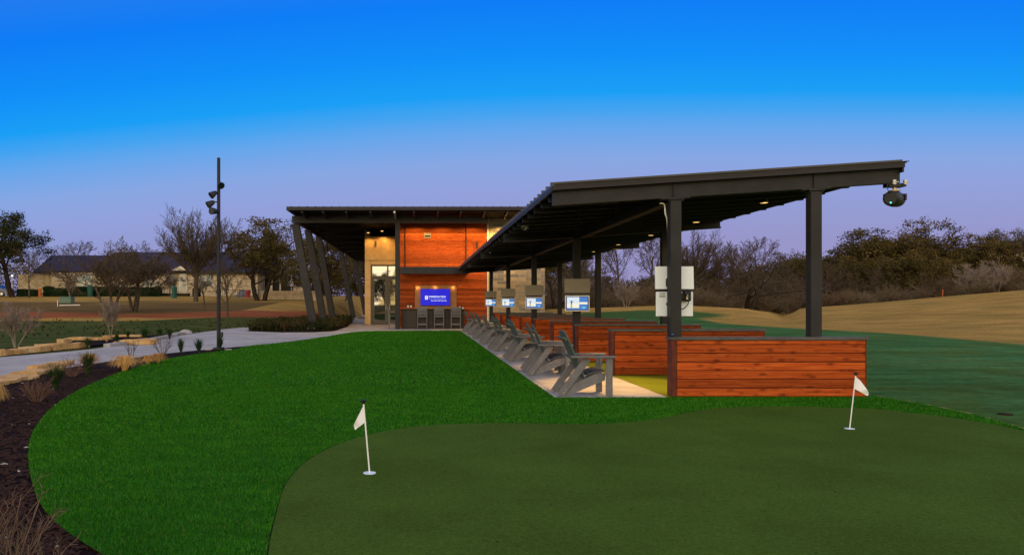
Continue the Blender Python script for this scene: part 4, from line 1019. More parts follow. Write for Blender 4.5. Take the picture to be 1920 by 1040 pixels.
SPREAD = dict(BARE, child=[5, 8, 8, 5], start=[.5, .2, .15, .1], ang=[.85, .7, .7, .7], ratio=[1.25, .5, .46, .5], trop=[.0, .05, .05, .04, .03], wig=[.06, .14, .16, .2, .2])
OAK = dict(BARE, maxlv=3, child=[8, 6, 5], start=[.35, .25, .2], ang=[.95, .8, .8], ratio=[.75, .55, .5], trop=[.02, .03, .03, .02], wig=[.08, .14, .16, .2])
def bare_proto(seed, cfg, h, r0, trunks=1, lean=.0):
    t = Tree(seed)
    for k in range(trunks):
        a = k * 2.1 + seed; d = np.array([math.cos(a) * lean, math.sin(a) * lean * .6, 1.]); d /= np.linalg.norm(d)
        t.grow(np.array([math.cos(a) * r0 * (trunks > 1), math.sin(a) * r0 * (trunks > 1), -.15]), d, h * .55, r0, 0, cfg)
    P0, P1, R0, R1, Lv = t.arrays(); z = P1[:, 2].max(); k = h / z
    P0, P1 = P0 * k, P1 * k
    lo = Lv <= 1; big = tubes_np(P0[lo], P1[lo], R0[lo], R1[lo], 7); tw = tubes_np(P0[~lo], P1[~lo], R0[~lo], R1[~lo], 3)
    return big, tw, np.array(t.tips) * k, t
MESH = {}
def proto(key, big, crown, bm_, cm_):
    o1 = np_mesh(key + '_trunk', *big, bm_, None, True); o2 = np_mesh(key + '_crown', *crown, cm_); MESH[key] = (o1.data, o2.data)
    for o in (o1, o2): bpy.data.objects.remove(o)
for i, (sd_, cfg, h, r0, tr, le) in enumerate([(11, BARE, 9, .17, 1, 0), (12, BARE, 9, .15, 1, 0), (13, SPREAD, 7, .15, 1, 0), (14, SPREAD, 7, .12, 3, .35), (15, BARE, 6, .09, 4, .32)]):
    big, tw, tips, t = bare_proto(sd_, cfg, h, r0, tr, le); proto(f'bare{i}', big, tw, M['bark'] if i < 4 else M['bark_pale'], M['twig'] if i < 4 else M['twig_pale'])
t = Tree(31); cfg = dict(BARE, rmin=.020, seg=[5, 7, 5, 4, 3], child=[0, 11, 8, 5], start=[.3, .18, .15, .1], ang=[.6, .42, .5, .55], ratio=[.8, .42, .48, .5], trop=[.02, .045, .05, .05, .03], wig=[.03, .06, .1, .14, .2])
for i in range(4): t.P0.append(np.array([.03 * i, 0, -.15 + i * 1.05])); t.P1.append(np.array([.03 * (i + 1), 0, -.15 + (i + 1) * 1.05])); t.R0.append(.33 - .02 * i); t.R1.append(.31 - .02 * i); t.Lv.append(0)
for k in range(22):
    an = 1.0 * math.sqrt((k + .4) / 22); az_ = k * 2.4; d = np.array([math.sin(an) * math.cos(az_), math.sin(an) * math.sin(az_), math.cos(an)])
    t.grow(np.array([.12, 0, 4.0 - .9 * (k % 5) / 5]), d, 8.2 * (1 - .22 * an) * t.r.uniform(.9, 1.05), .13 * (1 - .3 * an), 1, cfg)
P0, P1, R0, R1, Lv = t.arrays(); kk = 13 / P1[:, 2].max(); P0, P1 = P0 * kk, P1 * kk; lo = Lv <= 1
big = tubes_np(P0[lo], P1[lo], R0[lo], R1[lo], 7); tw = tubes_np(P0[~lo], P1[~lo], R0[~lo], R1[~lo], 3); tips = np.array(t.tips) * kk
proto('mistle', big, tw, M['bark'], M['twig'])
MIST = tips
big, tw, tips, t = bare_proto(41, dict(SPREAD, child=[4, 6, 6, 4]), 7.5, .26, 2, .75); proto('lean', big, tw, M['bark_dark'], M['twig'])
for i, (sd_, h, lm) in enumerate([(51, 8, 'leaf_oak'), (52, 8.5, 'leaf_oak'), (53, 7.5, 'leaf_oak'), (54, 9, 'leaf_dark')]):
    big, tw, tips, t = bare_proto(sd_, OAK, h, .24, 1 if i % 2 else 2, .25)
    rr = np.random.default_rng(sd_); keep = rr.random(len(tips)) < .9
    crown = leaves_np(tips[keep], 26 if i < 3 else 44, .25, .085, rr, .6); proto(f'oak{i}', cat(big), cat(crown), M['bark_dark'], M[lm])
    o = np_mesh('b', *tw, M['twig']); MESH[f'oak{i}'] += (o.data,); bpy.data.objects.remove(o)
def plant(key, name, label, catg, x, y, h, base_h, rot=0.0, wide=1.0, group=None, z=None, tilt=0.0):
    z = hz(x, y) if z is None else z
    o = thing(name, label, catg, (x, y, z - .03), group); ms = MESH[key]
    for nm, me in zip(('trunk', 'crown', 'branches'), ms):
        c = bpy.data.objects.new(nm, me); COL.objects.link(c); c.parent = o
    s = h / base_h; o.scale = (s * wide, s * wide, s); o.rotation_euler = (0, tilt, rot); return o
BH = dict(bare0=9, bare1=9, bare2=7, bare3=7, bare4=6, mistle=13, lean=7.5, oak0=8, oak1=8.5, oak2=7.5, oak3=9)
def plant_px(key, name, label, catg, pxx, ytop, Y, rot=0.0, wide=1.0, group=None, tilt=0.0):
    x = px(pxx, Y); z = hz(x, Y); h = pz(ytop, Y) - z
    return plant(key, name, label, catg, x, Y, h, BH[key], rot, wide, group, z, tilt)
TL = 'trees around the house across the path'; TR = 'trees along the far side of the range'
# left side
plant_px('oak3', 'evergreen_tree', 'dense dark evergreen tree at the left edge beside the house', 'tree', 25, 402, 88, .4, 1.35, TL)
plant_px('oak3', 'evergreen_tree', 'dark evergreen tree cut by the left edge of the view, by the blue car', 'tree', -38, 392, 92, 2.4, 1.0, TL)
plant_px('bare1', 'bare_tree', 'slim bare tree with pale trunk before the left end of the house', 'tree', 55, 462, 84, 1.0, .95, TL)
plant_px('bare3', 'bare_tree', 'low spreading bare tree with several trunks, left of its twin before the house', 'tree', 207, 446, 52, .3, 1.45, TL)
plant_px('bare3', 'bare_tree', 'low spreading bare tree with several trunks, right of its twin before the house', 'tree', 252, 441, 55, 2.2, 1.4, TL)
t_m = plant_px('mistle', 'bare_tree', 'tall bare tree with dark mistletoe balls, left of the light pole', 'tree', 367, 378, 74, 1.3, 1.02, TL)
zz = np.random.default_rng(5); cl = MIST[MIST[:, 2] > 4.5]; cl = cl[zz.choice(len(cl), 11, False)] * .93
for c in cl:
    o = np_mesh('mistletoe', *leaves_np(np.array([c]), 170, .13, .08, zz, .9), M['leaf_mist']); o.parent = t_m; o.location = (0, 0, 0)
plant_px('bare2', 'bare_tree', 'small crooked bare tree just left of the light pole', 'tree', 384, 490, 56, 4.0, .9, TL, -.12)
plant_px('bare0', 'bare_tree', 'small thin bare tree just right of the light pole', 'tree', 427, 478, 47.5, .7, 1.0, TL)
plant_px('bare0', 'bare_tree', 'tall faint bare tree rising behind the house roof right of the light pole', 'tree', 428, 408, 118, 2.7, 1.1, TL)
plant_px('bare1', 'bare_tree', 'bare tree showing above the left part of the house roof', 'tree', 150, 450, 120, 2.7, 1.2, TL)
plant_px('bare0', 'bare_tree', 'bare tree showing above the middle of the house roof', 'tree', 285, 452, 122, .7, 1.3, TL)
plant_px('oak0', 'live_oak', 'loose live oak before the right end of the house', 'tree', 490, 428, 76, .0, 1.3, TL)
plant_px('oak1', 'live_oak', 'big live oak left of the first leaning column', 'tree', 540, 404, 92, 1.6, 1.5, TL)
plant_px('oak2', 'live_oak', 'live oak seen between the second and third leaning columns', 'tree', 606, 432, 104, 2.6, 1.15, TL)
plant_px('bare2', 'bare_tree', 'dark bare tree seen between the third and fourth leaning columns', 'tree', 648, 470, 88, .6, 1.0, TL)
plant_px('oak0', 'live_oak', 'far live oak seen under the left soffit by the door wall', 'tree', 672, 455, 118, 3.6, 1.2, TL)
plant_px('bare4', 'crape_myrtle', 'pruned pale crape myrtle standing before the left hedges', 'shrub', 131, 512, 88, .6, .55, 'pruned crape myrtles at the house')
plant_px('bare4', 'crape_myrtle', 'pruned crape myrtle left of the cream framed house door', 'shrub', 322, 508, 88, 1.6, .8, 'pruned crape myrtles at the house')
# right side: first row
plant_px('lean', 'leaning_tree', 'thick leaning dark tree beside the right end of the stone wall', 'tree', 1040, 452, 66, 2.5, .9, TR, -.1)
plant_px('bare4', 'bare_shrub', 'pale many stemmed bare shrub on the tan mound between two canopy posts', 'shrub', 1174, 524, 70, .2, .9)
plant_px('lean', 'leaning_tree', 'low dark tree with long sprawling limbs in the gully right of the pale cabinet', 'tree', 1402, 462, 80, 1.0, 1.35, TR, 0)
RB = [('bare0', 1095, 448, 84, 'bare tree seen just right of the nearest lit monitor'), ('bare1', 1165, 428, 90, 'tall bare tree seen under the canopy between two dark posts, behind the pale shrub'),
      ('bare0', 1222, 416, 86, 'tall bare tree rising left of the front canopy post'), ('mistle', 1300, 424, 92, 'broad bare tree just right of the front canopy post'),
      ('bare1', 1345, 448, 96, 'bare tree right of the broad one behind the front canopy post'), ('bare0', 1382, 450, 90, 'bare tree midway between the two front canopy posts'),
      ('bare1', 1425, 442, 92, 'tallest thin bare tree between the two front canopy posts'), ('bare2', 1462, 470, 88, 'low bare tree left of the outer front post'), ('bare0', 1490, 462, 104, 'bare tree behind the outer front canopy post'),
      ('bare4', 1828, 492, 80, 'pale bare tree on the hill crest, left of two near the right edge'), ('bare4', 1869, 486, 80, 'pale bare tree on the hill crest, right of two near the right edge'),
      ('bare2', 1908, 500, 84, 'grey bare tree at the right edge of the view'), ('bare0', 1640, 492, 84, 'thin bare tree in the brush under the hanging barrel camera'), ('bare1', 1545, 486, 85, 'thin bare tree in the brush just right of the outer post'), ('bare2', 1740, 500, 83, 'grey bare tree in the brush left of the orange marker'), ('bare2', 1595, 500, 83, 'grey leaning bare tree with a dark thin trunk right of the outer post')]
for i, (k, a, b, Y, lab) in enumerate(RB): plant_px(k, 'bare_tree', lab, 'tree', a, b, Y, i * 1.3, 1.05, TR)
RO = [('oak1', 1130, 500, 98, 'dark oak seen low between the canopy posts'), ('oak0', 1240, 508, 96, 'dark oak behind the pale cabinet'), ('oak2', 1060, 480, 100, 'dark oak seen over the nearest lit monitor'),
      ('oak0', 1335, 492, 102, 'brownish oak between the pale cabinet and the sprawling tree'), ('oak2', 1408, 494, 104, 'brownish oak behind the sprawling tree'),
      ('oak2', 1500, 474, 96, 'live oak behind the outer canopy post'), ('oak0', 1556, 464, 97, 'live oak right of the outer canopy post'), ('oak1', 1602, 458, 99, 'live oak left of the tallest tree clump on the right'),
      ('oak2', 1650, 436, 96, 'live oak under the hanging barrel camera'), ('oak1', 1702, 412, 95, 'largest live oak, tallest on the right skyline'), ('oak0', 1748, 424, 96, 'live oak with ragged top right of the largest one'),
      ('oak2', 1788, 458, 108, 'low dark live oak in the dip of the right skyline'), ('oak1', 1838, 446, 106, 'live oak left of the far house on the hill'), ('oak0', 1880, 430, 104, 'tall live oak just below and left of the far hill house'),
      ('oak1', 1925, 430, 108, 'live oak cut by the right edge of the view'), ('oak2', 1700, 470, 88, 'shorter brown oak before the largest live oak'), ('oak0', 1770, 482, 88, 'shorter brown oak on the crest by the orange marker'), ('oak2', 1625, 480, 90, 'shorter brown oak before the oak under the barrel camera')]
for i, (k, a, b, Y, lab) in enumerate(RO): plant_px(k, 'live_oak', lab, 'tree', a, b, Y, i * 2.1, 1.25, TR)
# thicket: brush at the foot of the trees and mixed wood behind, one mass
def thicket():
    r = np.random.default_rng(77); parts = []; leafs = []
    t = Tree(5); cfg = dict(BARE, maxlv=2, seg=[4, 3, 2], child=[6, 4], start=[.25, .2], ang=[.5, .6], ratio=[.5, .5], rr=[.6, .6], rmin=.012, wig=[.12, .16, .2], trop=[.03, .03, .02], taper=[.4, .4, .5])
    for k in range(34):
        a = k * 2.4; le = .15 + .75 * (k / 34); d = np.array([math.cos(a) * le, math.sin(a) * le, 1.]); d /= np.linalg.norm(d)
        t.grow(np.array([math.cos(a) * .4 * le, math.sin(a) * .4 * le, 0]), d, 2.3 * t.r.uniform(.7, 1.1), .022, 0, cfg)
    P0, P1, R0, R1, Lv = t.arrays()
    def put(pxx, Y, h, wide=1.3):
        x = px(pxx, Y); z = hz(x, Y); a = r.uniform(0, 6.28); c, s_ = math.cos(a), math.sin(a); s = h / 2.5
        Rm = np.array([[c * wide, -s_ * wide, 0], [s_ * wide, c * wide, 0], [0, 0, 1]]) * s; o = np.array([x, Y, z - .1])
        parts.append(tubes_np(P0 @ Rm.T + o, P1 @ Rm.T + o, R0 * 1.15, R1 * 1.15, 3))
    for pxx in np.arange(1025, 1930, 15):
        Y = np.interp(pxx, [1025, 1250, 1460, 1540, 1920], [76, 76, 84, 79, 82]) + r.uniform(-2, 4)
        put(pxx + r.uniform(-8, 8), Y, r.uniform(.8, 1.6) + 1.9 * r.random() ** 1.6 * (.4 + .9 * abs(mnoise.noise(Vector((pxx * .013, 3, 0))) * 2)))
    for pxx in np.arange(1025, 1930, 30): put(pxx + r.uniform(-12, 12), r.uniform(88, 96), r.uniform(2.2, 4.6), 1.5)
    V, Fc = cat(*parts); o = np_mesh('brush_thicket', V, Fc, M['brush']); tag(o, 'brown leafless brush thicket along the foot of the far trees', 'brush', kind='stuff')
    C = []
    for pxx in np.arange(1015, 1960, 5):
        for _ in range(4):
            Y = r.uniform(100, 125); x = px(pxx + r.uniform(-6, 6), Y); zt = pz(np.interp(pxx, [1000, 1250, 1400, 1500, 1600, 1700, 1960], [530, 522, 518, 508, 498, 480, 490]), Y); zb = hz(x, Y)
            C.append([x, Y, zb + (zt - zb) * r.uniform(.05, .92)])
    for pxx in np.arange(440, 690, 4):
        for _ in range(7):
            Y = r.uniform(112, 130); x = px(pxx + r.uniform(-6, 6), Y); C.append([x, Y, hz(x, Y) + r.uniform(.2, 5.0)])
    for pxx in np.arange(-60, 110, 5):
        for _ in range(3):
            Y = r.uniform(112, 125); x = px(pxx + r.uniform(-6, 6), Y); C.append([x, Y, hz(x, Y) + r.uniform(.2, 5.0)])
    o = np_mesh('far_wood', *leaves_np(np.array(C), 42, .75, .17, r, .7), M['leaf_oak']); tag(o, 'dim brown green far wood filling in behind the nearer trees', 'wood', kind='stuff')
thicket()
# trees behind the camera, mirrored in the glass doors
for i, (x, y, h, k) in enumerate([(-9.5, -38, 7.0, 'oak1'), (-3.5, -42, 6.0, 'bare0'), (-6.3, -46, 7.5, 'oak0'), (-13, -44, 8, 'oak2'), (-1.0, -50, 7, 'oak3')]):
    plant(k, 'live_oak' if k != 'bare0' else 'bare_tree', ['dark tree mirrored in the left door pane', 'bare tree mirrored in the right door pane', 'dark tree mirrored between both door panes', 'tree behind the viewer mirrored at the door edge', 'tree behind the viewer mirrored at the right door edge'][i], 'tree', x, y, h, BH[k], i * 1.0)

# ---- bed plants
def blades_clump(n, h, spread, droop, w, seed, seg=4, jitter=.3):
    r = np.random.default_rng(seed); Vs, Fs = [], []; o = 0
    for i in range(n):
        a = r.uniform(0, 6.283); le = spread * r.uniform(.1, 1) ; hh = h * r.uniform(.6, 1.1); b = r.uniform(0, .12) * spread
        px_, py_ = math.cos(a), math.sin(a); qx, qy = -py_, px_
        for j in range(seg + 1):
            u = j / seg; d = b + le * (u ** 1.6); z = hh * (u - droop * u ** 3); ww = w * (1 - .85 * u)
            Vs.append([px_ * d - qx * ww, py_ * d - qy * ww, z]); Vs.append([px_ * d + qx * ww, py_ * d + qy * ww, z])
            if j < seg: Fs.append([o + 2 * j, o + 2 * j + 1, o + 2 * j + 3, o + 2 * j + 2])
        o += 2 * seg + 2
    return np.array(Vs), np.array(Fs)
def twig_clump(n, h, spread, r0, seed, kids=4):
    t = Tree(seed); cfg = dict(BARE, maxlv=2, seg=[4, 3, 2], child=[kids, 3], start=[.3, .2], ang=[.5, .6], ratio=[.45, .5], rr=[.65, .65], rmin=r0 * .3, wig=[.12, .16, .2], trop=[.03, .03, .02], taper=[.5, .5, .5])
    for k in range(n):
        a = k * 2.4; le = spread * t.r.uniform(.3, 1.1); d = np.array([math.cos(a) * le, math.sin(a) * le, 1.]); d /= np.linalg.norm(d)
        t.grow(np.array([math.cos(a) * .05, math.sin(a) * .05, -.02]), d, h * t.r.uniform(.6, 1), r0, 0, cfg)
    P0, P1, R0, R1, Lv = t.arrays(); return tubes_np(P0, P1, R0, R1, 4)
def bedplant(VF, mat, name, label, catg, pxx, pyy, group=None, rot=0):
    x, y = G(pxx, pyy, -.01); o = np_mesh(name, VF[0], VF[1], mat); o.location = (x, y, -.012); o.rotation_euler = (0, 0, rot); ROOT[o.name] = Vector(o.location)
    return tag(o, label, catg, group)
def sc(pyy): return F / (F * H / (pyy - CY))         # px per metre at a ground row
GB, GR, GT = 'straw grass clumps in the beds', 'green reed clumps in the beds', 'leafless twiggy shrubs in the beds'
for i, (a, b, w, h, lab) in enumerate([(234, 695, 52, 36, 'large drooping straw grass clump, leftmost of the straw ones near the light pole'), (278, 683, 34, 22, 'straw grass clump between the big one and the light pole'), (297, 681, 26, 24, 'upright straw grass clump nearest the light pole'),
                                       (168, 690, 34, 34, 'straw grass clump behind a green shrub in the near bed'), (-4, 762, 30, 50, 'straw grass clump cut by the left edge of the view'), (200, 641, 16, 16, 'small straw grass clump among far limestone blocks'), (107, 652, 24, 12, 'low straw grass tuft beside the left limestone block')]):
    k = sc(b); bedplant(blades_clump(420, h / k * 1.75, w / k * .80, .78, .006 if b < 700 else .004, 100 + i, 6), M['straw'], 'straw_grass', lab, 'grass clump', a, b, GB)
for i, (a, b, w, h, lab) in enumerate([(373, 664, 20, 25, 'green reed clump next left of the light pole'), (339, 664, 16, 25, 'slim green reed clump second left of the light pole'), (413, 657, 14, 22, 'thin reed clump against the light pole foot'), (165, 701, 40, 36, 'broad green reed clump before a straw clump'),
                                       (105, 730, 44, 40, 'dark green reed clump, leftmost of the green ones in the near bed'), (271, 640, 22, 24, 'green reed clump on the far bed right of the straw tuft'), (318, 636, 16, 18, 'small reed clump at the right end of the far bed'), (164, 651, 20, 16, 'low rounded reed clump by the far path edge'), (219, 646, 10, 18, 'tiny reed clump between two limestone blocks'), (240, 634, 10, 12, 'tiny reed clump behind the far bed stones'), (300, 634, 12, 16, 'small reed clump left of the far bed end')]):
    k = sc(b); bedplant(blades_clump(260, h / k * 1.3, w / k * .62, .12, .008, 200 + i), M['reed'], 'reed_clump', lab, 'grass clump', a, b, GR)
for i, (a, b, h, s, n, kk, lab) in enumerate([(68, 752, 40, .8, 26, 'twig_pink', 'pinkish leafless shrub in the near bed'), (135, 705, 34, .9, 20, 'twig_pink', 'leafless shrub left of the broad green reed clump'), (246, 668, 34, .5, 10, 'twig', 'thin leafless shrub rising behind the big straw clump'), (305, 664, 36, .9, 14, 'twig', 'wide leafless shrub against the path left of the light pole'),
                                              (6, 1100, 160, .34, 20, 'stem_near', 'large leafless shrub in the near left corner'), (-50, 1085, 140, .40, 14, 'stem_dark', 'leafless shrub cut by the near left corner'), (66, 1115, 100, .45, 12, 'stem_near', 'short leafless stems at the bottom left corner')]):
    k = sc(b); bedplant(twig_clump(n, h / k * 1.1, s, .006 if b < 1000 else .0055, 300 + i), M[kk], 'bare_shrub', lab, 'shrub', a, b, GT)
plant('bare4', 'bare_shrub', 'tall leafless shrub beside the path near the left edge', 'shrub', *G(30, 652), 1.55, 6, .4, .9, GT, 0.0)
plant('bare4', 'bare_shrub', 'leafless sapling behind the far bed before the red soil', 'shrub', *G(208, 632), 1.75, 6, 1.4, .6, GT, 0.0)
for i, (x0_, x1_, yb_, yt_, lab) in enumerate([(62, 107, 652, 643, 'low yellow limestone block, leftmost of the far bed'), (104, 122, 643, 634, 'short thick limestone block at the bend of the far bed'), (118, 190, 638, 631, 'long thin limestone block along the back of the far bed'), (190, 262, 632, 627, 'flat limestone block at the back right of the far bed'), (225, 286, 646, 634, 'large limestone block by the path on the far side'), (209, 217, 646, 638, 'small limestone block left of the large one by the path')]):
    Yb = G(0, yb_)[1]; xa_, xb_ = px(x0_, Yb), px(x1_, Yb); hh = (yb_ - yt_) * Yb / F * .75
    bm = bmesh.new(); bmesh.ops.create_cube(bm, size=1); bmesh.ops.bevel(bm, geom=bm.edges[:], offset=.08, segments=2, affect='EDGES'); bmesh.ops.subdivide_edges(bm, edges=bm.edges[:], cuts=2, use_grid_fill=True)
    for v in bm.verts:
        q = Vector((xa_ + (v.co.x + .5) * (xb_ - xa_), Yb + (v.co.y + .5) * .55, (v.co.z + .5) * hh)); v.co = q + mnoise.noise_vector(q * 2.5) * .05
    tag(MB().bm(bm).build('limestone_block', M['lime'], None, False), lab, 'stone', 'limestone blocks edging the beds')
def rough_block(mb, a, b, w, h, seed):
    bm = bmesh.new(); bmesh.ops.create_cube(bm, size=1); bmesh.ops.subdivide_edges(bm, edges=bm.edges[:], cuts=5, use_grid_fill=True)
    d = (b - a); L = d.length; d.normalize(); u = Vector((-d.y, d.x, 0))
    for v in bm.verts:
        k = 1 - .16 * max(0, abs(v.co.x) * 2 - .55) / .45; q = a + d * (v.co.x + .5) * L + u * v.co.y * w * k + Vector((0, 0, (v.co.z + .5) * h))
        nz = mnoise.noise_vector(q * 3.1 + Vector((seed, 0, 0))); v.co = q + Vector((nz.x * .07, nz.y * .07, nz.z * h * .28 if v.co.z > 0 else 0))
    return mb.bm(bm)
def stonestrip(name, pts, w, lab, h=.05):
    P = [Vector((*G(*p), -.03)) for p in pts]; m = MB(); r = random.Random(len(lab))
    for i, (a, b) in enumerate(zip(P[:-1], P[1:])): rough_block(m, a, b + (b - a) * .03, w * r.uniform(.75, 1.1), h + .03, i * 7 + len(lab))
    tag(m.build(name, M['lime']), lab, 'stone edging', 'limestone blocks edging the beds')
stonestrip('flagstone', [(-30, 722), (20, 711), (42, 706)], .75, 'flat reddish flagstone at the left edge of the path')
stonestrip('flagstone', [(44, 703), (72, 697), (95, 692)], .7, 'flat pale flagstone along the near edge of the path')
stonestrip('flagstone', [(62, 695), (95, 688), (130, 683)], .35, 'narrow yellow flagstone on the path edge behind the reeds', .1)
stonestrip('edging_stone', [(-10, 665), (40, 660), (90, 655.5)], .4, 'rough tan stone edging along the far path side at the left', .12)
stonestrip('edging_stone', [(92, 655), (130, 651.5), (158, 649)], .35, 'rough tan stone edging ending at the rounded reed clump', .14)
# planter under the columns
def planter_fill():
    P = np.array(planter); r = np.random.default_rng(9); y = r.uniform(35, 56, 900); x = r.uniform(-10, -4.4, 900); k = inside(P, x, y) & (np.abs(x + 5.78) > .2); x, y = x[k], y[k]
    parts = []
    for a, b in zip(x, y):
        V, Fc = blades_clump(26, r.uniform(.45, .62), .36, .2, .016, int(a * 1000 + b * 77) % 99999, 3); V = V + np.array([a, b, .0]); parts.append((V, Fc))
    V, Fc = cat(*parts); lv = leaves_np(np.stack([x, y, np.full(len(x), .30)], 1), 30, .16, .045, r, .8)
    V, Fc = cat((V, Fc), lv); tag(np_mesh('planter_shrubs', V, Fc, M['leaf_plant']), 'low dark green and rusty shrubs under the leaning columns', 'shrubs', kind='stuff')
planter_fill()
# rough tufts in the left grass strip
def tufts():
    r = np.random.default_rng(19); parts = []; parts2 = []
    for i in range(260):
        y = r.uniform(30, 45); x = r.uniform(-.60 * y, -.24 * y)
        if inside(np.array(path), np.array([x]), np.array([y]))[0]: continue
        V, Fc = blades_clump(14, r.uniform(.08, .22), .14, .3, .012, i, 2); parts.append((V + np.array([x, y, hz(x, y)]), Fc))
    V, Fc = cat(*parts); tag(np_mesh('weed_tufts', V, Fc, M['leaf_plant']), 'rough weed tufts in the green strip by the red soil', 'weeds', kind='stuff')
tufts()

# ================================================================== house across the path
YH = 95.0
def hx(p): return px(p, YH)
ZG = hz(hx(250), YH); ZE = pz(511, YH)
house = thing('house', 'long low cream stone house with a dark blue metal roof', 'house', (hx(280), YH, ZG))
MB().box(hx(96), hx(478), YH, YH + 9, ZG - .6, ZE).build('wall', M['house_stone'], house)
MB().box(hx(22), hx(95.5), YH + 1.5, YH + 8, ZG - .6, ZE - .15).build('wall', M['house_stone'], house)
m = MB(); zr = pz(475, YH + 5)
m.prism([(YH - .7, ZE - .02), (YH + 5, zr), (YH + 10, ZE - .02), (YH + 10, ZE + .16), (YH + 5, zr + .18), (YH - .7, ZE + .16)], 'x', hx(185), hx(488)); rf = m.build('roof', M['roof_house'], house)
m = MB(); m.prism([(YH + .3, ZE - .02), (YH + 5, zr - .45), (YH + 10, ZE - .02), (YH + 10, ZE + .16), (YH + 5, zr - .27), (YH + .3, ZE + .16)], 'x', hx(60), hx(184.8)); m.build('roof', M['roof_house'], house)
m = MB(); m.box(hx(185), hx(488), YH - .76, YH - .702, ZE - .12, ZE + .18); m.box(hx(60), hx(184.8), YH + .24, YH + .298, ZE - .12, ZE + .18); m.build('fascia', M['steel_dark'], house)
def win(x0, x1, y0, y1):
    z0, z1 = pz(y1, YH), pz(y0, YH); m = MB(); a, b = hx(x0), hx(x1); w = .06
    m.box(a, b, YH - .06, YH - .004, z0, z0 + w); m.box(a, b, YH - .06, YH - .004, z1 - w, z1); m.box(a, a + w, YH - .06, YH - .004, z0 + w, z1 - w); m.box(b - w, b, YH - .06, YH - .004, z0 + w, z1 - w)
    c = (a + b) / 2; m.box(c - .05, c + .05, YH - .05, YH - .004, z0 + w, z1 - w); f = m.build('window', M['trim'], house)
    zm = z0 + (z1 - z0) * .46
    MB().box(a + w, b - w, YH - .03, YH - .004, z0 + w, zm).build('pane', M['win'], f); MB().box(a + w, b - w, YH - .03, YH - .004, zm + .01, z1 - w).build('blind', M['blind'], f)
for q in ((145, 173, 515, 537), (267, 294, 513, 538), (316, 328, 514, 536), (375, 399, 515, 537.5)): win(*q)
m = MB(); m.box(hx(336), hx(351), YH - .08, YH - .004, pz(546, YH), pz(511, YH)); dr = m.build('door', M['trim'], house); MB().box(hx(338.5), hx(348.5), YH - .1, YH - .081, pz(544, YH), pz(513.5, YH)).build('pane', M['win'], dr)
m = MB(); ap = pz(499, YH - 1.2); m.prism([(hx(328), pz(508, YH)), (hx(344), ap), (hx(362), pz(508, YH))], 'y', YH - 1.5, YH - .77); m.build('porch_gable', M['trim'], house)
m = MB(); m.box(hx(479), hx(483), YH, YH + .4, ZG - .5, ZE); m.box(hx(505), hx(510), YH, YH + .4, ZG - .5, ZE); m.box(hx(524), hx(526), YH, YH + .3, ZG - .5, ZE); m.build('porch_column', M['house_stone'], house)
m = MB(); m.box(hx(484), hx(527), YH + 4, YH + 4.3, ZG - .5, ZE); m.build('porch_wall', M['steel_dark'], house)
m = MB(); m.prism([(YH - .7, ZE), (YH + 4.5, ZE + 1.4), (YH + 4.5, ZE + 1.2), (YH - .7, ZE - .15)], 'x', hx(488.3), hx(530)); m.build('porch_roof', M['roof_house'], house)
# hedges
def hedge(x0, x1, yb, yt, Y, lab):
    a, b = px(x0, Y), px(x1, Y); zg = hz((a + b) / 2, Y); zt = pz(yt, Y); r = np.random.default_rng(int(x0)); n = int((b - a) * (zt - zg) * 1.2 * 260)
    n = max(n, 400); C = np.stack([r.uniform(a, b, n), r.uniform(Y, Y + 1.2, n), r.uniform(zg, zt - .06, n)], 1); C[: n // 2, 1] = Y + r.uniform(0, .1, n // 2); C[n // 2: 3 * n // 4, 2] = zt - .06
    q = MB(); q.box(a + .04, b - .04, Y + .04, Y + 1.15, zg - .2, zt - .07); core = (np.array([tuple(v) for v in q.v]), np.array(q.f))
    o = np_mesh('hedge', *cat(leaves_np(C, 2, .05, .075, r), core), M['leaf_hedge']); tag(o, lab, 'hedge', 'clipped hedges in front of the house')
hedge(80, 94, 549, 537, 91, 'rounded dark bush where the house steps back'); hedge(94, 128, 549, 540, 91, 'clipped hedge left of the pale crape myrtle'); hedge(135, 172, 549, 537, 91, 'clipped hedge between crape myrtle and green bin')
hedge(174, 238, 549, 537.5, 91.5, 'long clipped hedge right of the green bin'); hedge(241, 299, 550, 538, 91, 'long clipped hedge left of the iron railing'); hedge(30, 42, 549, 542, 91, 'small low bush by the lamp post'); hedge(44, 70, 549, 542.5, 91, 'low bush behind the slim bare tree'); hedge(361, 372, 552, 540, 91, 'small round bush right of the house door')
def binn(pxx, yb, yt, wpx, Y, mt, name, lab):
    x = px(pxx, Y); zg = hz(x, Y); zt = pz(yt, Y); w = wpx * Y / F / 2; o = thing(name, lab, 'bin', (x, Y, zg)); hh = zt - zg
    m = MB(); m.tube([(x, Y, zg), (x, Y, zg + hh * .12), (x, Y, zg + hh * .8)], [w * 1.1, w * .85, w], 14); m.build('body', M[mt], o)
    m = MB(); m.tube([(x, Y, zg + hh * .805), (x, Y, zg + hh * .88), (x, Y, zg + hh)], [w * 1.06, w * 1.0, w * .5], 14); m.build('lid', M[mt], o)
binn(169, 551, 533.5, 10, 89, 'bin_green', 'litter_bin', 'green litter bin before the house hedges'); binn(327, 558, 536, 10, 84, 'bin_green', 'litter_bin', 'dark green litter bin before the house door'); binn(465, 557.5, 543, 9, 86, 'bin_red', 'litter_bin', 'red barrel by the iron fence'); binn(75, 551, 540, 6, 90, 'orange', 'traffic_barrel', 'small orange barrel beside the rounded bush')
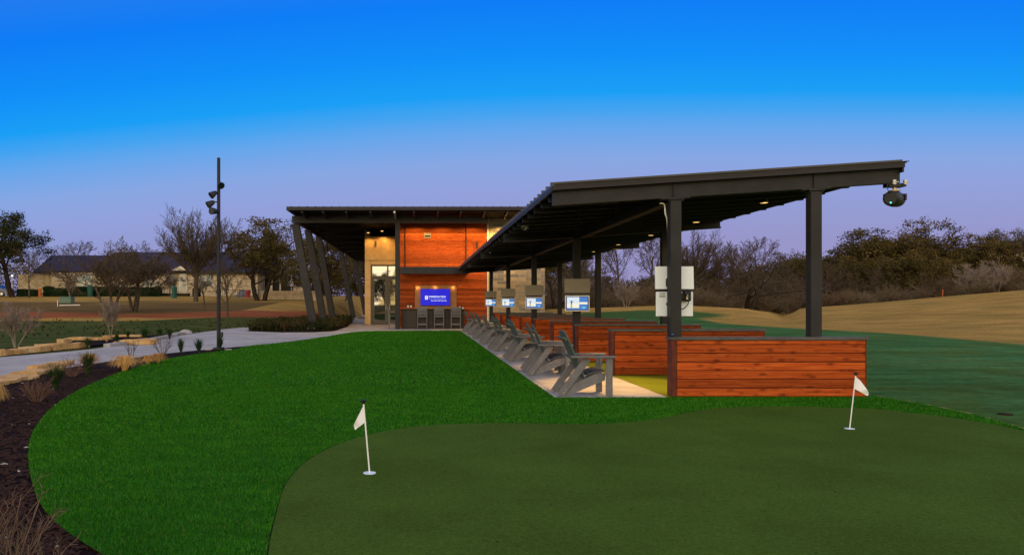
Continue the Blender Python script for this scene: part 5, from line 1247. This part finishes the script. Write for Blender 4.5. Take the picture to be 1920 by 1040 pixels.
# blue things, car
xc, Yc_ = px(1, 93), 93.0; zc = hz(xc, Yc_)
car = thing('car', 'dark blue parked car at the left edge', 'car', (xc, Yc_, zc))
prof = [(-2.2, .28), (-2.25, .65), (-1.9, .9), (-1.1, 1.0), (-.5, 1.42), (.6, 1.42), (1.15, 1.0), (1.75, .9), (1.95, .68), (1.95, .3)]
m = MB(); m.prism([(xc - .55 + a, zc + b) for a, b in prof], 'y', Yc_ - .85, Yc_ + .85); m.build('body', M['bluecar'], car)
m = MB(); m.prism([(xc - .55 + a, zc + b) for a, b in [(-.95, 1.02), (-.45, 1.36), (.55, 1.36), (1.0, 1.02)]], 'y', Yc_ - .862, Yc_ - .852); m.build('side_window', M['win'], car)
for dx in (-1.45, 1.2):
    w = MB().tube([(xc - .55 + dx, Yc_ - .88, zc + .31), (xc - .55 + dx, Yc_ - .66, zc + .31)], .31, 18).build('wheel', M['tyre'], car); MB().tube([(xc - .55 + dx, Yc_ - .895, zc + .31), (xc - .55 + dx, Yc_ - .882, zc + .31)], .18, 14).build('rim', M['silver'], w)
MB().box(xc + 1.36, xc + 1.415, Yc_ - .8, Yc_ - .5, zc + .62, zc + .78, .01).build('headlight', M['white'], car)
# small lamp post
xl_, Yl = px(22.5, 90), 90.0; zl = hz(xl_, Yl); q = thing('lamp_post', 'small lit lamp post at the left end of the house', 'lamp post', (xl_, Yl, zl))
MB().tube([(xl_, Yl, zl), (xl_, Yl, pz(520, Yl))], .05, 8).build('pole', M['trim'], q); MB().ball((xl_, Yl, pz(517, Yl)), .085, 2, (1.3, 1.3, .8)).build('lamp_head', M['porch'], q, True)
# iron railing and fence
def fence(x0, x1, yt, Y, lab, name='iron_fence'):
    a, b = px(x0, Y), px(x1, Y); zg = hz((a + b) / 2, Y); zt = pz(yt, Y); o = thing(name, lab, 'fence', ((a + b) / 2, Y, zg)); m = MB()
    m.box(a, b, Y - .02, Y + .02, zt - .05, zt); m.box(a, b, Y - .02, Y + .02, zg + .12, zg + .17); n = max(3, int((b - a) / .22))
    for i in range(n + 1): x = a + (b - a) * i / n; m.box(x - .014, x + .014, Y - .012, Y + .012, zg + .172, zt - .052)
    m.build('railing', M['black'], o); m = MB()
    for x in (a, (a + b) / 2, b): m.box(x - .04, x + .04, Y - .04, Y + .04, zg, zt + .08)
    m.build('post', M['black'], o)
fence(297, 318, 533, 93, 'short black iron railing at the house steps', 'iron_railing'); fence(414, 484, 543, 87, 'black iron fence right of the light pole behind the red barrel'); fence(600, 650, 551, 92, 'black iron fence seen between the leaning columns')
m = MB(); m.box(hx(285), hx(360), YH - 1.6, YH - .8, ZG - .3, ZG + .35); tag(m.build('front_steps', M['bark_dark']), 'dark brick planter and steps in front of the house door', 'steps')
# tarp box
xt, Yt = px(452, 88), 88.0; zt_ = hz(xt, Yt); m = MB(); m.prism([(xt - .7, zt_), (xt + .7, zt_), (xt + .6, zt_ + .7), (xt + .1, zt_ + .95), (xt - .4, zt_ + .6)], 'y', Yt, Yt + .8); tag(m.build('covered_grill', M['bluecar']), 'object under a dark blue cover behind the iron fence', 'covered grill')
# retaining wall, umbrella, bench
Yw = 80.0; a, b = px(489, Yw), px(597, Yw); zg = hz(a, Yw); rw = thing('retaining_wall', 'low cream stone retaining wall behind the leaning columns', 'wall', ((a + b) / 2, Yw, zg))
m = MB(); nn = 7
for i in range(nn): x0_, x1_ = a + (b - a) * i / nn, a + (b - a) * (i + 1) / nn; m.box(x0_ + .01, x1_ - .01, Yw, Yw + .4, zg - .6, pz(552, Yw), .02)
m.build('lower_course', M['wallstone'], rw); MB().box(a, b, Yw - .03, Yw + .43, pz(552, Yw) + .004, pz(545, Yw), .02).build('upper_course', M['wallstone'], rw)
xu, Yu = px(546.5, 92), 92.0; zu = hz(xu, Yu); q = thing('patio_umbrella', 'closed grey patio umbrella behind the retaining wall', 'umbrella', (xu, Yu, zu)); MB().tube([(xu, Yu, zu), (xu, Yu, pz(512, Yu))], .03, 8).build('pole', M['trim'], q)
MB().tube([(xu, Yu, pz(537, Yu)), (xu, Yu, pz(534, Yu)), (xu, Yu, pz(526, Yu)), (xu, Yu, pz(514, Yu))], [.26, .30, .20, .04], 12).build('canopy', M['shade'], q)
m = MB(); xg, Yg = px(562, 90), 90.0; zg_ = hz(xg, Yg); m.box(xg - .8, xg + .8, Yg, Yg + .7, zg_, pz(538, Yg)); q = thing('outdoor_kitchen', 'stone outdoor grill counter by the closed umbrella', 'grill counter', (xg, Yg, zg_)); m.build('counter', M['wallstone'], q); MB().tube([(xg - .5, Yg + .3, pz(538, Yg) + .1), (xg + .3, Yg + .3, pz(538, Yg) + .1)], .18, 12).build('grill_hood', M['black'], q)
# utility box and markers
xq, Yq = px(126, 70), 70.0; zq = hz(xq, Yq); q = thing('utility_box', 'pale green utility box in the rough grass', 'utility box', (xq, Yq, zq)); MB().box(xq - .58, xq + .55, Yq - .4, Yq + .4, zq, zq + .6, .03).build('cabinet', M['util'], q); MB().box(xq - .6, xq + .57, Yq - .43, Yq + .43, zq + .605, zq + .66, .02).build('lid', M['util'], q)
xq, Yq = px(108, 63), 63.0; zq = hz(xq, Yq); tag(MB().tube([(xq, Yq, zq), (xq, Yq, pz(563, Yq))], .035, 8).build('marker_post', M['pipe']), 'white plastic marker post left of the green utility box', 'post')
xq, Yq = px(130, 64), 64.0; zq = hz(xq, Yq) + .06; tag(MB().tube([(xq - .9, Yq, zq), (xq + .9, Yq + .1, zq + .03)], .04, 8).build('pipe', M['pipe']), 'white pipe lying in front of the green utility box', 'pipe')
xq, Yq = px(1767.5, 74), 74.0; zq = hz(xq, Yq); q = thing('marker_post', 'small orange marker post on the hill crest', 'post', (xq, Yq, zq)); MB().tube([(xq, Yq, zq), (xq, Yq, zq + .5)], .035, 8).build('stake', M['orange'], q); MB().box(xq - .045, xq + .045, Yq - .045, Yq + .045, zq + .503, zq + .72, .01).build('marker_head', M['orange'], q)
# far house on the hill
Yk = 132.0; xk_ = px(1898, Yk); zk = pz(492, Yk); q = thing('house', 'pale far house half hidden by oaks on the right hill', 'house', (xk_, Yk, zk)); w = 3.6
MB().box(xk_ - w, xk_ + w, Yk, Yk + 5, zk - 2, zk + 1.9).build('wall', M['trim'], q); m = MB(); m.prism([(xk_ - w - .5, zk + 1.91), (xk_, zk + 4.0), (xk_ + w + .5, zk + 1.91)], 'y', Yk - .4, Yk + 5.4); m.build('roof', M['roof_house'], q); MB().box(xk_ - 1.5, xk_ - .2, Yk - .05, Yk - .004, zk + .3, zk + 1.5).build('window', M['win'], q)
# sprinkler box in the fairway
x, y = G(1885, 770); tag(MB().tube([(x, y, -.06), (x, y, -.035)], .085, 14).build('valve_box', M['bark_dark']), 'small black valve box sunk in the fairway at the right edge', 'valve box')
